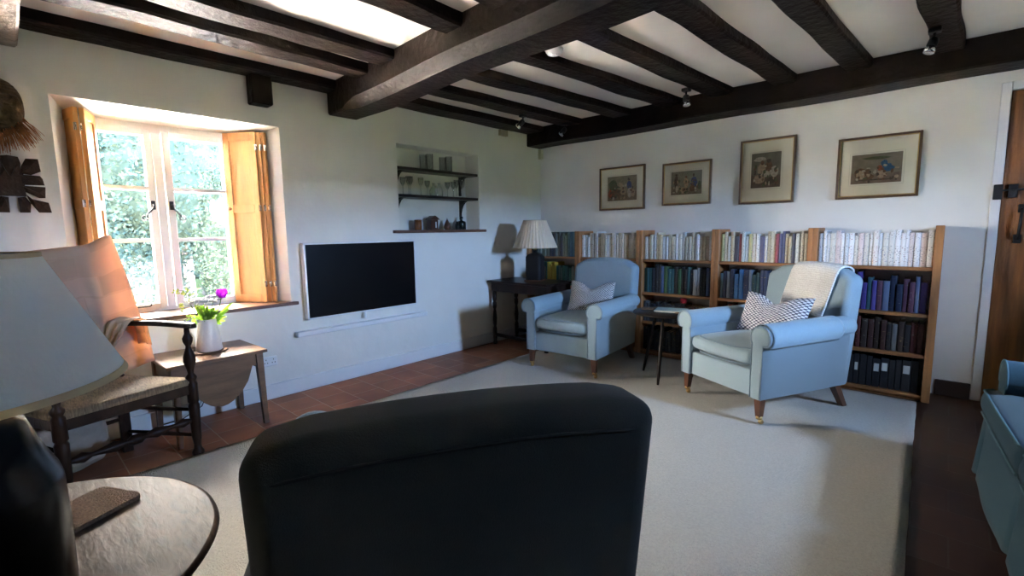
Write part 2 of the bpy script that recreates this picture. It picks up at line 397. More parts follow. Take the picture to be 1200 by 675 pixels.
# reveals of the window (splayed) : inner opening -> frame opening
FX = -4.14; fy0, fy1, fz0, fz1 = .40, 1.375, .705, 2.02
def quad(p, *a, mi=0, smooth=False):
    f = p.faces.new([p.verts.new(v) for v in a]); f.material_index = mi; return f
quad(bm, (WX, WY0, WZ0), (WX, WY0, WZ1), (FX, fy0, fz1), (FX, fy0, fz0))
quad(bm, (WX, WY1, WZ0), (FX, fy1, fz0), (FX, fy1, fz1), (WX, WY1, WZ1))
quad(bm, (WX, WY0, WZ1), (WX, WY1, WZ1), (FX, fy1, fz1), (FX, fy0, fz1))
quad(bm, (WX, WY0, WZ0), (FX, fy0, fz0), (FX, fy1, fz0), (WX, WY1, WZ0))
# niche
ND = -3.95
quad(bm, (WX, NY0, NZ0), (WX, NY0, NZ1), (ND, NY0 + .01, NZ1), (ND, NY0 + .01, NZ0))
quad(bm, (WX, NY1, NZ0), (ND, NY1 - .02, NZ0), (ND, NY1 - .02, NZ1), (WX, NY1, NZ1))
quad(bm, (WX, NY0, NZ1), (WX, NY1, NZ1), (ND, NY1 - .02, NZ1), (ND, NY0 + .01, NZ1))
quad(bm, (WX, NY0, NZ0), (ND, NY0 + .01, NZ0), (ND, NY1 - .02, NZ0), (WX, NY1, NZ0))
quad(bm, (ND, NY0, NZ0), (ND, NY1, NZ0), (ND, NY1, NZ1), (ND, NY0, NZ1))
# outer skin so the wall is thick
OX = -4.2
for (a, b, c, d) in ((RY, fy0, -.1, 2.6), (fy1, BY + .2, -.1, 2.6), (fy0, fy1, fz1, 2.6), (fy0, fy1, -.1, fz0)):
    quad(bm, (OX, a, c), (OX, b, c), (OX, b, d), (OX, a, d))
for (y0, z0, y1, z1) in ((fy0, fz0, fy0, fz1), (fy1, fz0, fy1, fz1), (fy0, fz1, fy1, fz1), (fy0, fz0, fy1, fz0)):
    quad(bm, (FX, y0, z0), (FX, y1, z1), (OX, y1, z1), (OX, y0, z0))
box(bm, OX - .02, WX, RY - .1, BY + .15, CZ + .001, CZ + .14); box(bm, OX, WX + .01, RY - .25, BY + .2, -.13, -.0005); box(bm, OX, WX - .02, BY + .062, BY + .2, 0, CZ); box(bm, OX, WX - .02, RY - .25, RY, 0, CZ)
struct(obj('wall_left', bm, plaster, mods='keep'), 'white plaster wall with the shuttered window, television and niche', 'wall')
# back wall (two pieces around the door)
DX0, DX1, DZ = .245, 1.10, 2.125
bm = nb()
def bwall(x0, x1, z0, z1, n=40):
    grid(bm, lambda u, v: (x0 + (x1 - x0) * u, BY + .006 * nz(x0 + (x1 - x0) * u, 3, z0 + (z1 - z0) * v, 1.6), z0 + (z1 - z0) * v), n, 20)
bwall(WX - .06, DX0 - .05, 0, CZ, 60); bwall(DX1 + .05, RX, 0, CZ, 8); bwall(DX0 - .05, DX1 + .05, DZ + .06, CZ, 8)
box(bm, WX - .3, RX + .3, BY + .10, BY + .14, -.1, CZ); box(bm, WX - .1, DX0 - .05, BY + .012, BY + .099, 0, CZ); box(bm, DX1 + .05, RX, BY + .012, BY + .14, 0, CZ); box(bm, DX0 - .05, DX1 + .05, BY + .012, BY + .14, DZ + .06, CZ)
struct(obj('wall_back', bm, plaster, mods='keep'), 'white plaster wall behind the bookcases and framed prints', 'wall')
# right wall with a small deep-set window
QY0, QY1, QZ0, QZ1 = 2.75, 3.13, 1.42, 1.92
TW = .30
bm = nb()
for (a, b, c, d) in ((RY, QY0, 0, CZ), (QY1, BY, 0, CZ), (QY0, QY1, 0, QZ0), (QY0, QY1, QZ1, CZ)):
    box(bm, RX, RX + TW, a, b, c, d)
struct(obj('wall_right', bm, plaster), 'white plaster wall behind the sofa', 'wall')
GX0, GX1, GZ0, GZ1 = -2.32, -2.06, 1.38, 1.74
bm = nb()
for (a, b, c, d) in ((WX - .4, GX0, 0, CZ), (GX1, RX + .4, 0, CZ), (GX0, GX1, 0, GZ0), (GX0, GX1, GZ1, CZ)): box(bm, a, b, RY - .25, RY, c, d)
struct(obj('wall_front', bm, darkbrick), 'dark stone wall behind the camera', 'wall')
# right window joinery
w2 = sempty('window_2', (RX + TW - .06, 0, 0), 'small deep-set window in the right wall', 'window')
bm = nb(); 
for (a, b, c, d) in ((QY0, QY0 + .03, QZ0, QZ1), (QY1 - .03, QY1, QZ0, QZ1), (QY0, QY1, QZ0, QZ0 + .03), (QY0, QY1, QZ1 - .03, QZ1)): box(bm, -.02, .03, a, b, c, d)
obj('window_frame', bm, framepaint, w2)
bm = nb(); box(bm, 0, .004, QY0 + .03, QY1 - .03, QZ0 + .03, QZ1 - .03); obj('window_pane', bm, glass, w2)
w3 = sempty('added_fill_window', (0, RY - .22, 0), 'unseen window added behind the camera as fill light', 'window')  # added opening, never in view; its daylight fills the left and back walls
bm = nb()
for (a, b, c, d) in ((GX0, GX0 + .03, GZ0, GZ1), (GX1 - .03, GX1, GZ0, GZ1), (GX0, GX1, GZ0, GZ0 + .03), (GX0, GX1, GZ1 - .03, GZ1)): box(bm, a, b, -.02, .03, c, d)
obj('window_frame', bm, framepaint, w3)
bm = nb(); box(bm, GX0 + .03, GX1 - .03, 0, .004, GZ0 + .03, GZ1 - .03); obj('window_pane', bm, glass, w3)
# skirtings
bm = nb(); box(bm, WX - .005, WX + .016, .25, BY, 0, .115, .004, 1)
box(bm, WX - .005, WX + .016 + .05, RY, .2, 0, .115, .004, 1)
struct(obj('baseboard_left', bm, whitepaint), 'white painted skirting board along the window wall', 'baseboard')
bm = nb(); box(bm, 0.0, DX0 - .055, BY - .015, BY + .01, 0, .115, .004, 1); box(bm, DX1 + .06, RX, BY - .015, BY + .01, 0, .115, .004, 1)
struct(obj('baseboard_back', bm, mat('dark_tile_skirting', (.035, .02, .015), .5)), 'dark tile skirting between the bookcase and the door', 'baseboard')

# ---------------- beams
def beam(name, p, q, w0, w1, z0, z1, label, m=timber, amp=.012, n=40, chamfer=0, cx=None):
    """beam from p(x,y) to q(x,y) half widths; wobbly section"""
    bm = nb(); p = Vector((p[0], p[1], 0)); q = Vector((q[0], q[1], 0)); d = (q - p).normalized(); s = Vector((-d.y, d.x, 0)); seed = random.random() * 50
    def sec(t):
        w = (w0 + (w1 - w0) * t) / 2; c = p.lerp(q, t)
        zl = z0 + amp * .8 * nz(seed, t * 5, 0)
        k = chamfer if chamfer else .012
        if chamfer and cx: k = .012 + (chamfer - .012) * sm((t - cx) / .03)
        a = amp * nz(seed + 9, t * 6, 0); b = amp * nz(seed + 20, t * 6, 0)
        return [c + s * (-w + a) + Vector((0, 0, z1)), c + s * (-w + a) + Vector((0, 0, zl + k)), c + s * (-w + a + k) + Vector((0, 0, zl)),
                c + s * (w + b - .012) + Vector((0, 0, zl)), c + s * (w + b) + Vector((0, 0, zl + .012)), c + s * (w + b) + Vector((0, 0, z1))]
    R = [[bm.verts.new(v) for v in sec(i / n)] for i in range(n + 1)]
    for a, b in zip(R, R[1:]):
        for k in range(6):
            f = bm.faces.new((a[k], a[(k + 1) % 6], b[(k + 1) % 6], b[k])); f.smooth = False
    bm.faces.new(R[0]); bm.faces.new(R[-1][::-1])
    return struct(obj(name, bm, m), label, 'ceiling beam')
# big cross beam
beam('trim_1', (WX - .02, 2.06), (RX, 1.80), .26, .30, 2.205, CZ + .02, 'massive black chamfered cross beam over the middle of the room', chamfer=.065, cx=.05, n=60, amp=.02)
beam('trim_2', (WX - .02, 4.51), (RX, 4.51), .27, .27, 2.245, CZ + .02, 'long black beam on top of the back wall', amp=.03, n=50)
beam('trim_3', (WX - .02, .02), (RX, .02), .33, .33, 2.27, CZ + .02, 'cross beam at the top left corner, painted pale as window-lit', m=timber2, chamfer=0, n=40)
near = [(-3.78, -3.59), (-3.26, -3.08), (-2.93, -2.74), (-2.2, -2.03), (-1.8, -1.62), (-1.25, -1.07), (-.75, -.58), (-.2, -.03), (.35, .52), (.9, 1.07)]
k = 4
for i, (a, b) in enumerate(near):
    c = (a + b) / 2
    beam('trim_%d' % k, (c, .1), (c, 1.95), b - a, b - a, 2.375, CZ + .02, 'black ceiling joist on the near side of the big beam, number %s from the window wall' % ['one', 'two', 'three', 'four', 'five', 'six', 'seven', 'eight', 'nine', 'ten'][i], amp=.012, n=24); k += 1
far = [(-3.78, -3.56, -3.78, -3.5), (-3.27, -3.10, -3.2, -2.97), (-2.79, -2.64, -2.60, -2.39), (-2.27, -2.13, -2.07, -1.87), (-1.77, -1.62, -1.62, -1.43), (-1.25, -1.09, -1.12, -.95), (-.80, -.64, -.635, -.48), (-.25, -.11, -.157, 0.0), (.33, .48, .35, .50), (.85, 1.0, .87, 1.02)]
for i, (a, b, c, d) in enumerate(far):
    beam('trim_%d' % k, ((a + b) / 2, 2.0), ((c + d) / 2, 4.45), b - a, d - c, 2.385, CZ + .02, 'black ceiling joist beyond the big beam, number %s from the window wall' % ['one', 'two', 'three', 'four', 'five', 'six', 'seven', 'eight', 'nine', 'ten'][i], amp=.012, n=24); k += 1
for i, (a, b) in enumerate([(-3.5, -3.3), (-2.6, -2.4), (-1.7, -1.5), (-.8, -.6), (.1, .3), (1.0, 1.2)]):
    beam('trim_%d' % k, ((a + b) / 2, RY), ((a + b) / 2, -.15), b - a, b - a, 2.385, CZ + .02, 'black ceiling joist behind the pale beam, number %s from the window wall' % ['one', 'two', 'three', 'four', 'five', 'six'][i], amp=.02, n=10); k += 1
# timber stub above the window
bm = nb(); box(bm, WX - .02, WX + .10, 1.325, 1.465, 2.18, 2.385, .008, 1)
struct(obj('trim_%d' % k, bm, timber), 'short black timber stub under the joist right of the window', 'beam end')

# ------------------------------------------------------------------ window 1
w1 = sempty('window_1', (0, 0, 0), 'white casement window with two small-paned lights', 'window')
bm = nb()
x0, x1 = FX - .05, FX + .035
for (a, b, c, d) in ((fy0 - .01, .455, fz0, fz1), (1.29, fy1 + .01, fz0, fz1), (fy0, fy1, 1.965, fz1 + .01), (fy0, fy1, fz0 - .01, .755), (.805, .855, .756, 1.964)): box(bm, x0, x1, a, b, c, d, .0, 1)
obj('window_frame', bm, framepaint, w1)
def casement(y0, y1, gy0, gy1, hy, side):
    bm = nb(); X0, X1 = FX - .02, FX + .045
    box(bm, X0, X1, y0, gy0, .745, 1.985, .004, 1); box(bm, X0, X1, gy1, y1, .745, 1.985, .004, 1)
    box(bm, X0, X1 - .001, gy0, gy1, 1.942, 1.985, .003, 1); box(bm, X0, X1 - .001, gy0, gy1, .745, .785, .003, 1)
    for z in (1.585, 1.228): box(bm, X0 + .01, X1 - .006, gy0, gy1, z - .013, z + .013)
    c = obj('casement', bm, framepaint, w1)
    bm = nb(); box(bm, FX + .008, FX + .012, gy0, gy1, .785, 1.942); obj('window_pane', bm, glass, c)
    bm = nb(); X = X1 + .006
    box(bm, X - .006, X + .006, hy - .012, hy + .012, 1.44, 1.50, .002, 1)
    pts = [(X + .008, hy, 1.475), (X + .022, hy, 1.470)]
    for i in range(22):
        t = i / 21; a = t * 1.6
        pts.append((X + .024, hy + side * (.045 * sm(a / 1.1)), 1.465 - .075 * min(a, 1.1) / 1.1))
        if a > 1.1: break
    cx, cz = hy + side * .058, 1.385
    for i in range(14):
        a = PI * (1 + i / 13 * 1.6); rr = .022 * (1 - i / 20)
        pts.append((X + .024, cx - side * -rr * math.cos(a), cz + rr * math.sin(a) * 1.0))
    tube(bm, pts, .0058, 8); obj('handle', bm, iron, c)
    bm = nb(); mid = (gy0 + gy1) / 2
    tube(bm, [(X + .004, mid - .1, .768), (X + .012, mid - .05, .77), (X + .012, mid + .06, .77)] + [(X + .012, mid + .06 + .014 * math.sin(a / 2), .784 - .014 * math.cos(a / 2)) for a in range(0, 9)], .004, 6)
    obj('stay', bm, iron, c)
casement(.455, .80, .505, .757, .775, -1); casement(.86, 1.29, .905, 1.235, .882, 1)
bm = nb()
b = bmesh.new(); pts = [(FX + .04, fy0 - .0), (FX + .04, fy1 + .0), (WX + .03, WY1 + .05), (WX + .03, WY0 - .03)]
A = [b.verts.new((x, y, .706)) for x, y in pts]; B = [b.verts.new((x, y, .732)) for x, y in pts]
b.faces.new(A[::-1]); b.faces.new(B)
for i in range(4): b.faces.new((A[i], A[(i + 1) % 4], B[(i + 1) % 4], B[i]))
bmesh.ops.bevel(b, geom=b.edges[:], offset=.004, segments=1, affect='EDGES')
for f in b.faces:
    if f.normal.z > .9: f.material_index = 1
join(bm, b)
struct(obj('trim_%d' % (k + 1), bm, [sillwood, silltop]), 'brown wooden window sill under the shutters', 'window sill')

# shutters
def shutter_leaf(bm, p, q, z0, z1, t=.024):
    """panelled leaf between plan points p,q; leaf thickness away on left normal"""
    p = Vector((p[0], p[1], 0)); q = Vector((q[0], q[1], 0)); d = (q - p); w = d.length; d.normalize(); n = Vector((-d.y, d.x, 0))
    M = Matrix((d, n, Vector((0, 0, 1)))).transposed().to_4x4(); M.translation = p
    H = z1 - z0; s = .045
    box(bm, 0, s, 0, t, z0, z1, .002, 1, M); box(bm, w - s, w, 0, t, z0, z1, .002, 1, M)
    zm = z0 + H * .56
    for a, c in ((z0, z0 + .06), (zm - .03, zm + .03), (z1 - .06, z1)): box(bm, s, w - s, 0, t, a, c, .001, 1, M)
    box(bm, s, w - s, t * .35, t * .65, z0 + .06, z1 - .06, 0, 1, M, 1)
    return M, w
def shutter(name, leaves, label, knob):
    t = thing(name, label, 'shutter', (leaves[0][0][0], leaves[0][0][1], .735))
    for (p, q) in leaves:
        bm = nb(); M, w = shutter_leaf(bm, (p[0] - t.location.x, p[1] - t.location.y), (q[0] - t.location.x, q[1] - t.location.y), 0, 1.285)
        lf = obj('shutter_leaf', bm, [pine, pine], t)
        if knob and (p, q) == leaves[0]:
            bm = nb(); lathe(bm, [(0, 0), (.008, .001), (.006, .008), (.013, .014), (.010, .022), (0, .025)], M @ Matrix.Translation((.025, 0, .72)) @ Matrix.Rotation(PI / 2, 4, 'X'), 12)
            obj('knob', bm, pinedark, lf)
        for z in (.12, .70, 1.15):
            bm = nb(); lathe(bm, [(.005, 0), (.005, .045)], M @ Matrix.Translation((w + .004, .006, z)), 8)
            box(bm, w - .008, w + .003, -.0015, .0005, z, z + .045, 0, 1, M)
            obj('hinge', bm, chrome, lf)
    return t
shutter('window_shutter', [((-4.085, 1.24), (-3.875, 1.395)), ((-4.075, 1.272), (-3.862, 1.425)), ((-4.07, 1.302), (-3.85, 1.452))], 'folded pine shutter standing open against the right side of the window', True)
shutter('window_shutter', [((-4.075, .335), (-3.84, .387)), ((-4.06, .49), (-3.85, .415))], 'half-folded pine shutter at the left side of the window, behind the draped chair', False)

# ------------------------------------------------------------------ television and small wall fixtures
tv = thing('television', 'black flat-screen television in a white surround on the wall', 'television', (WX, 2.15, .575))
bm = nb(); y0, y1, z0, z1 = -.525, .53, 0, .61
for (a, b, c, d) in ((y0, y0 + .016, z0, z1), (y1 - .012, y1, z0, z1), (y0, y1, z1 - .013, z1), (y0, y1, z0, z0 + .014)): box(bm, .006, .062, a, b, c, d, .002, 1)
obj('bezel', bm, whiteplastic, tv)
bm = nb(); box(bm, .004, .055, y0 + .014, y1 - .010, z0 + .012, z1 - .011); obj('screen', bm, tvblack, tv)
bm = nb(); box(bm, .02, .045, -.02, .0, -.055, .0, .003, 1); obj('cable_cover', bm, whiteplastic, tv)
bm = nb(); box(bm, WX - .003, WX + .06, 1.54, 2.80, .448, .488, .008, 2)
tag(obj('wall_shelf', bm, whiteplastic), 'narrow white ledge on the wall below the television', 'shelf')
sk = thing('wall_socket', 'white double electrical socket beside the sewing table', 'socket', (WX, 1.335, .295))
bm = nb(); box(bm, 0, .012, -.055, .055, -.037, .037, .004, 1); obj('faceplate', bm, whiteplastic, sk)
for s in (-1, 1):
    bm = nb()
    for dy, dz in ((0, .014), (-.01, -.01), (.01, -.01)): box(bm, .011, .0125, s * .027 + dy - .003, s * .027 + dy + .003, dz - .004, dz + .004)
    obj('socket_hole', bm, iron, sk)
bm = nb(); box(bm, WX, WX + .05, BY - .05, BY - .005, 2.12, 2.235, .006, 2); box(bm, WX + .05, WX + .053, BY - .042, BY - .016, 2.15, 2.2, 0)
tag(obj('alarm_sensor', bm, creamplastic), 'cream motion sensor in the corner under the back beam', 'sensor')
bm = nb(); box(bm, WX, WX + .04, 3.90, 4.02, 2.31, 2.375, .004, 1); box(bm, WX + .04, WX + .043, 3.93, 3.99, 2.325, 2.36)
tag(obj('junction_box', bm, mat('beige_box', (.36, .31, .24), .6)), 'small beige junction box under the joist near the corner', 'junction box')
sd = thing('smoke_detector', 'round white smoke detector on the ceiling beyond the big beam', 'smoke detector', (-2.0, 2.62, CZ))
bm = nb(); lathe(bm, [(.0, -.035), (.045, -.033), (.055, -.02), (.06, 0)], None, 24); obj('cover', bm, whiteplastic, sd)
bm = nb(); lathe(bm, [(.0, -.040), (.018, -.039), (.02, -.034)], None, 16); obj('test_button', bm, whiteplastic, sd)
# cable on the wall
bm = nb(); tube(bm, [(WX + .02, .93, .33), (WX + .03, .92, .2), (WX + .05, .86, .09), (WX + .07, .74, .04), (WX + .06, .62, .03)], .004, 6)
tag(obj('power_cord', bm, iron), 'thin black power cord hanging behind the rush-seat chair', 'cord')

# spotlights
def spot(loc, d, label):
    t = thing('ceiling_spotlight', label, 'spotlight', loc, 0, 'spotlights on the ceiling joists')
    bm = nb(); box(bm, -.03, .03, -.03, .03, -.025, 0, .004, 1); obj('mount', bm, iron, t)
    bm = nb(); tube(bm, [(0, 0, -.02), (0, 0, -.06)], .008, 8); obj('stem', bm, iron, t)
    d = Vector(d).normalized(); p = Vector((0, 0, -.06)) - d * .012
    bm = nb(); lathe(bm, [(.010, 0), (.024, .01), (.026, .05), (.022, .055)], axisM(p, p + d), 16); obj('lamp_holder', bm, iron, t)
    bm = nb(); lathe(bm, [(.012, .05), (.027, .075), (.03, .09), (.015, .095), (0, .096)], axisM(p, p + d), 16); obj('bulb', bm, chrome, t)
spot((-1.655, 3.93, 2.385), (.15, -.1, -1), 'black spotlight with silver bulb on the joist above the second print')
spot((-.14, 3.82, 2.385), (-.25, -.35, -1), 'black spotlight with silver bulb at top right above the fourth print')
spot((-3.15, 3.62, 2.385), (-.55, -.3, -.6), 'small black spotlight aimed at the niche wall, left of the corner')
spot((-3.08, 4.22, 2.385), (-.4, -.4, -.7), 'small black spotlight nearest the far left corner of the ceiling')

# ------------------------------------------------------------------ niche
bm = nb(); box(bm, ND + .002, WX + .035, NY0 - .075, NY1 + .07, NZ0 - .028, NZ0 - .0005, .004, 1)
tag(obj('niche_ledge', bm, sillwood), 'brown wooden ledge at the bottom of the wall niche', 'ledge')
for z, lab in ((1.866, 'upper'), (1.614, 'lower')):
    sh = thing('niche_shelf', 'dark %s shelf on curved brackets in the wall niche' % lab, 'shelf', (WX, (NY0 + NY1) / 2, z), 0, 'shelves in the wall niche')
    h = (NY1 - NY0) / 2
    bm = nb(); box(bm, ND - WX + .002, -.008, -h + .005, h - .005, -.026, 0, .002, 1); obj('board', bm, blackwood, sh)
    for y in (-h + .085, h - .125):
        prof = [(0, 0), (.155, 0)] + [(.155 - .15 * math.sin(a * PI / 12) ** .8, -.18 + .18 * math.cos(a * PI / 12) ** 1.0) for a in range(1, 6)] + [(.012, -.2), (0, -.2)]
        bm = nb(); prism(bm, prof, .03, Matrix.Translation((ND - WX + .003, y, -.026)))
        obj('bracket', bm, blackwood, sh)
def lprop(name, prof, m, loc, label, cat, seg=16, group=None, parts=()):
    if parts:
        t = thing(name, label, cat, loc, 0, group)
        for n_, p_, m_ in parts:
            bm = nb(); lathe(bm, p_, None, seg); obj(n_, bm, m_, t)
        return t
    bm = nb(); lathe(bm, prof, None, seg); o = obj(name, bm, m, None, loc); return tag(o, label, cat, group)
zb = NZ0 + .0
X = -3.85
lprop('storage_jar', None, None, (X, 2.835, zb), 'amber brown lidded jar, leftmost on the niche ledge', 'jar', parts=(('body', [(.034, 0), (.038, .005), (.038, .078), (.034, .082)], amber), ('lid', [(.036, .083), (.038, .088), (.034, .1), (0, .102)], amber)))
t = thing('toy_house', 'dark red-brown wooden model house with domed roof on the niche ledge', 'model house', (X, 3.015, zb))
bm = nb(); box(bm, -.035, .035, -.045, .045, 0, .10, .003, 1); box(bm, -.042, .042, -.052, .052, 0, .012, .002, 1); obj('body', bm, redwood, t)
bm = nb(); prism(bm, [(-.058, 0), (.058, 0), (.05, .012), (.03, .026), (.012, .036), (0, .042), (-.012, .036), (-.03, .026), (-.05, .012)], .09, Matrix.Translation((.045, 0, .10)) @ Matrix.Rotation(PI / 2, 4, 'Z')); obj('roof', bm, redwood, t)
bm = nb(); box(bm, .034, .037, .008, .022, .02, .08); obj('door', bm, whiteplastic, t)
lprop('pear_ornament', None, None, (X, 3.205, zb), 'speckled brown pear-shaped ornament on the niche ledge', 'ornament', parts=(('body', [(.02, 0), (.036, .012), (.038, .035), (.026, .066), (.014, .09), (.008, .105), (0, .107)], pearwood), ('stem', [(.003, .105), (.003, .12), (0, .121)], darkwood)))
t = lprop('glass_bottle', None, None, (X, 3.40, zb), 'squat black bottle with stopper, rightmost on the niche ledge', 'bottle', parts=(('body', [(.045, 0), (.05, .005), (.05, .07), (.045, .085), (.015, .095), (.012, .11)], bottleg), ('stopper', [(.012, .111), (.02, .117), (.018, .135), (0, .14)], bottleg)))
lprop('small_jar', None, None, (X + .02, 3.325, zb), 'tiny dark jar beside the black bottle on the niche ledge', 'jar', parts=(('body', [(.018, 0), (.024, .01), (.022, .06), (.012, .07)], bottleg), ('lid', [(.014, .0705), (.014, .085), (0, .087)], bottleg)))
# glasses and jugs
def hollow(prof, t=.0016):
    return prof + [(max(r - t, .0005), z) for r, z in prof[::-1]]
tum = [(.0, 0), (.033, 0), (.036, .004), (.038, .14)]
for i, y in enumerate((2.93, 2.99, 3.175, 3.235)):
    lprop('tumbler_glass', [(0, .001), (.03, .001), (.032, .004), (.034, .145 + .01 * (i % 2)), (.032, .145 + .01 * (i % 2)), (.029, .01), (0, .009)], crystal, (-3.86 + .03 * (i % 2), y, 1.866), 'tall clear glass on the upper niche shelf, %s' % ['first from the left', 'second from the left', 'third from the left', 'rightmost'][i], 'glass', 14, 'glasses in the niche')
flute = [(0, 0), (.028, .001), (.026, .005), (.004, .01), (.0035, .085), (.012, .10), (.024, .13), (.027, .175), (.0255, .175), (.022, .13), (.010, .105), (0, .10)]
decant = [(0, 0), (.036, .001), (.04, .02), (.04, .06), (.02, .095), (.012, .11), (.015, .135), (.013, .135), (.010, .11), (.018, .093), (.036, .06), (.036, .01), (0, .008)]
seq = [(2.69, 0, .95), (2.735, .03, 1), (2.775, 0, 1.02), (2.90, 0, 1.0), (2.965, .02, .85), (3.055, 0, 1), (3.11, .02, 1.0), (3.24, 0, .88), (3.30, .02, .92), (3.36, 0, 1.05), (3.43, .02, 1.08)]
ords = ['first', 'second', 'third', 'fourth', 'fifth', 'sixth', 'seventh', 'eighth', 'ninth', 'tenth', 'eleventh', 'twelfth', 'thirteenth', 'fourteenth', 'fifteenth', 'sixteenth', 'seventeenth', 'eighteenth', 'nineteenth', 'twentieth', 'twenty-first', 'twenty-second', 'twenty-third', 'twenty-fourth', 'twenty-fifth', 'twenty-sixth', 'twenty-seventh', 'twenty-eighth', 'twenty-ninth', 'thirtieth', 'thirty-first', 'thirty-second', 'thirty-third', 'thirty-fourth', 'thirty-fifth']
meshes = {}
for i, (y, dx, s) in enumerate(seq):
    kind = 'decanter' if i in (5, 6) else 'wine_glass'
    if kind not in meshes:
        bm = nb(); lathe(bm, decant if kind == 'decanter' else flute, None, 14, cap=False); me = bpy.data.meshes.new(kind); bm.to_mesh(me); bm.free(); me.materials.append(crystal); meshes[kind] = me
    o = bpy.data.objects.new(kind, meshes[kind]); COL.objects.link(o); o.location = (-3.87 + dx, y, 1.6145); o.scale = (1, 1, s)
    tag(o, ('small clear round-bodied decanter on the lower niche shelf, %s piece from the left' if kind == 'decanter' else 'clear stemmed wine glass on the lower niche shelf, %s piece from the left') % ords[i], 'glass', 'glasses in the niche')

# ------------------------------------------------------------------ framed prints
def picture(x0, x1, z0, z1, px0, px1, pz0, pz1, sky, ground, figs, label, border):
    w, h = x1 - x0, z1 - z0
    t = thing('framed_print', label, 'picture', ((x0 + x1) / 2, BY - .006, z0), 0, 'framed prints on the back wall')
    bm = nb(); s = .017
    for (a, b, c, d) in ((-w / 2, -w / 2 + s, 0, h), (w / 2 - s, w / 2, 0, h), (-w / 2 + s, w / 2 - s, h - s, h), (-w / 2 + s, w / 2 - s, 0, s)): box(bm, a, b, -.024, 0, c, d, .002, 1)
    obj('frame', bm, frameW, t)
    bm = nb(); q = s; r = s + .006
    for (a, b, c, d) in ((-w / 2 + q, -w / 2 + r, q, h - q), (w / 2 - r, w / 2 - q, q, h - q), (-w / 2 + r, w / 2 - r, h - r, h - q), (-w / 2 + r, w / 2 - r, q, r)): box(bm, a, b, -.020, -.002, c, d)
    obj('gilt_slip', bm, gilt, t)
    bm = nb(); box(bm, -w / 2 + .02, w / 2 - .02, -.010, -.003, .02, h - .02); mo = obj('mount', bm, backpaper, t)
    bm = nb()
    cx = (x0 + x1) / 2; a, b, c, d = px0 - cx, px1 - cx, pz0 - z0, pz1 - z0
    for e in (.012,):
        for (p, q_, r_, s_) in ((a - e, b + e, d + e, d + e + .0015), (a - e, b + e, c - e - .0015, c - e), (a - e - .0015, a - e, c - e, d + e), (b + e, b + e + .0015, c - e, d + e)): box(bm, p, q_, -.0105, -.0095, r_, s_)
    obj('ruled_line', bm, mat('mount_rule', (.36, .38, .28), .8), mo)
    bm = nb(); box(bm, a, b, -.012, -.0095, c, d, mi=0)
    mats = [mat('print_sky_' + label[:6], sky, .8, 22, .35), mat('print_ground_' + label[:6], ground, .8, 40, .4)]
    # ground band
    pts = [(a, c), (b, c), (b, c + (d - c) * .35), ((a + b) / 2, c + (d - c) * .28), (a, c + (d - c) * .38)]
    prism(bm, pts, .0006, Matrix.Translation((0, -.0127, 0)), 1)
    rnd = random.Random(label)
    figs = figs + [(rnd.uniform(.08, .92), rnd.uniform(.06, .62), rnd.uniform(.03, .10), rnd.uniform(.05, .16), rnd.choice([INK, FL, BR, WT, GR, BR, INK])) for _ in range(34)]
    for (fx, fz, fw, fh, col) in figs:
        cn = 'print_ink_%02d%02d%02d' % tuple(int(c_ * 99) for c_ in col)
        mm = mat(cn, col, .8, 60, .45)
        if mm not in mats: mats.append(mm)
        ux, uz = a + (b - a) * fx, c + (d - c) * fz; n = 11
        o_ = [(ux + (b - a) * fw / 2 * math.cos(2 * PI * i / n) * rnd.uniform(.7, 1.1), uz + (d - c) * fh / 2 * math.sin(2 * PI * i / n) * rnd.uniform(.8, 1.1)) for i in range(n)]
        prism(bm, o_, .0005, Matrix.Translation((0, -.0133 - .00004 * figs.index((fx, fz, fw, fh, col)), 0)), mats.index(mm))
    obj('print', bm, mats, t)
    bm = nb(); box(bm, -w / 2 + .018, w / 2 - .018, -.0175, -.016, .018, h - .018); obj('glazing', bm, glass, t)
INK = (.09, .07, .05); FL = (.42, .32, .22); BL = (.04, .07, .20); BR = (.16, .09, .05); GR = (.10, .12, .06); WT = (.50, .45, .36); RD = (.33, .09, .04)
picture(-2.90, -2.355, 1.465, 1.925, -2.80, -2.45, 1.565, 1.825, (.26, .23, .15), (.20, .15, .09),
        [(.2, .65, .35, .5, GR), (.3, .3, .45, .35, BR), (.45, .6, .2, .3, FL), (.55, .35, .25, .3, FL), (.75, .62, .2, .34, BL), (.76, .3, .16, .4, WT), (.74, .84, .1, .12, INK), (.88, .3, .12, .35, FL), (.1, .3, .15, .4, RD)], 'first framed print from the corner, a crowd beside a man in blue', 1)
picture(-2.165, -1.68, 1.485, 1.90, -2.075, -1.77, 1.585, 1.81, (.22, .23, .18), (.22, .18, .13),
        [(.18, .55, .14, .55, INK), (.18, .86, .1, .1, INK), (.2, .25, .1, .3, WT), (.5, .5, .18, .5, FL), (.5, .75, .08, .12, BR), (.75, .5, .25, .45, BL), (.74, .8, .08, .14, INK), (.7, .25, .2, .3, BR), (.4, .2, .2, .3, FL), (.92, .35, .12, .4, GR)], 'second framed print from the corner, a standing man facing a seated couple', 1)
picture(-1.43, -.99, 1.463, 2.02, -1.335, -1.10, 1.60, 1.90, (.17, .16, .12), (.13, .10, .07),
        [(.3, .82, .5, .14, WT), (.35, .55, .3, .35, FL), (.38, .72, .16, .14, BR), (.6, .6, .3, .35, BR), (.6, .76, .18, .12, INK), (.8, .45, .3, .35, WT), (.3, .25, .4, .28, FL), (.7, .2, .35, .22, INK), (.5, .4, .3, .2, WT)], 'third framed print from the corner, tall, a tangled group of brown figures', 1)
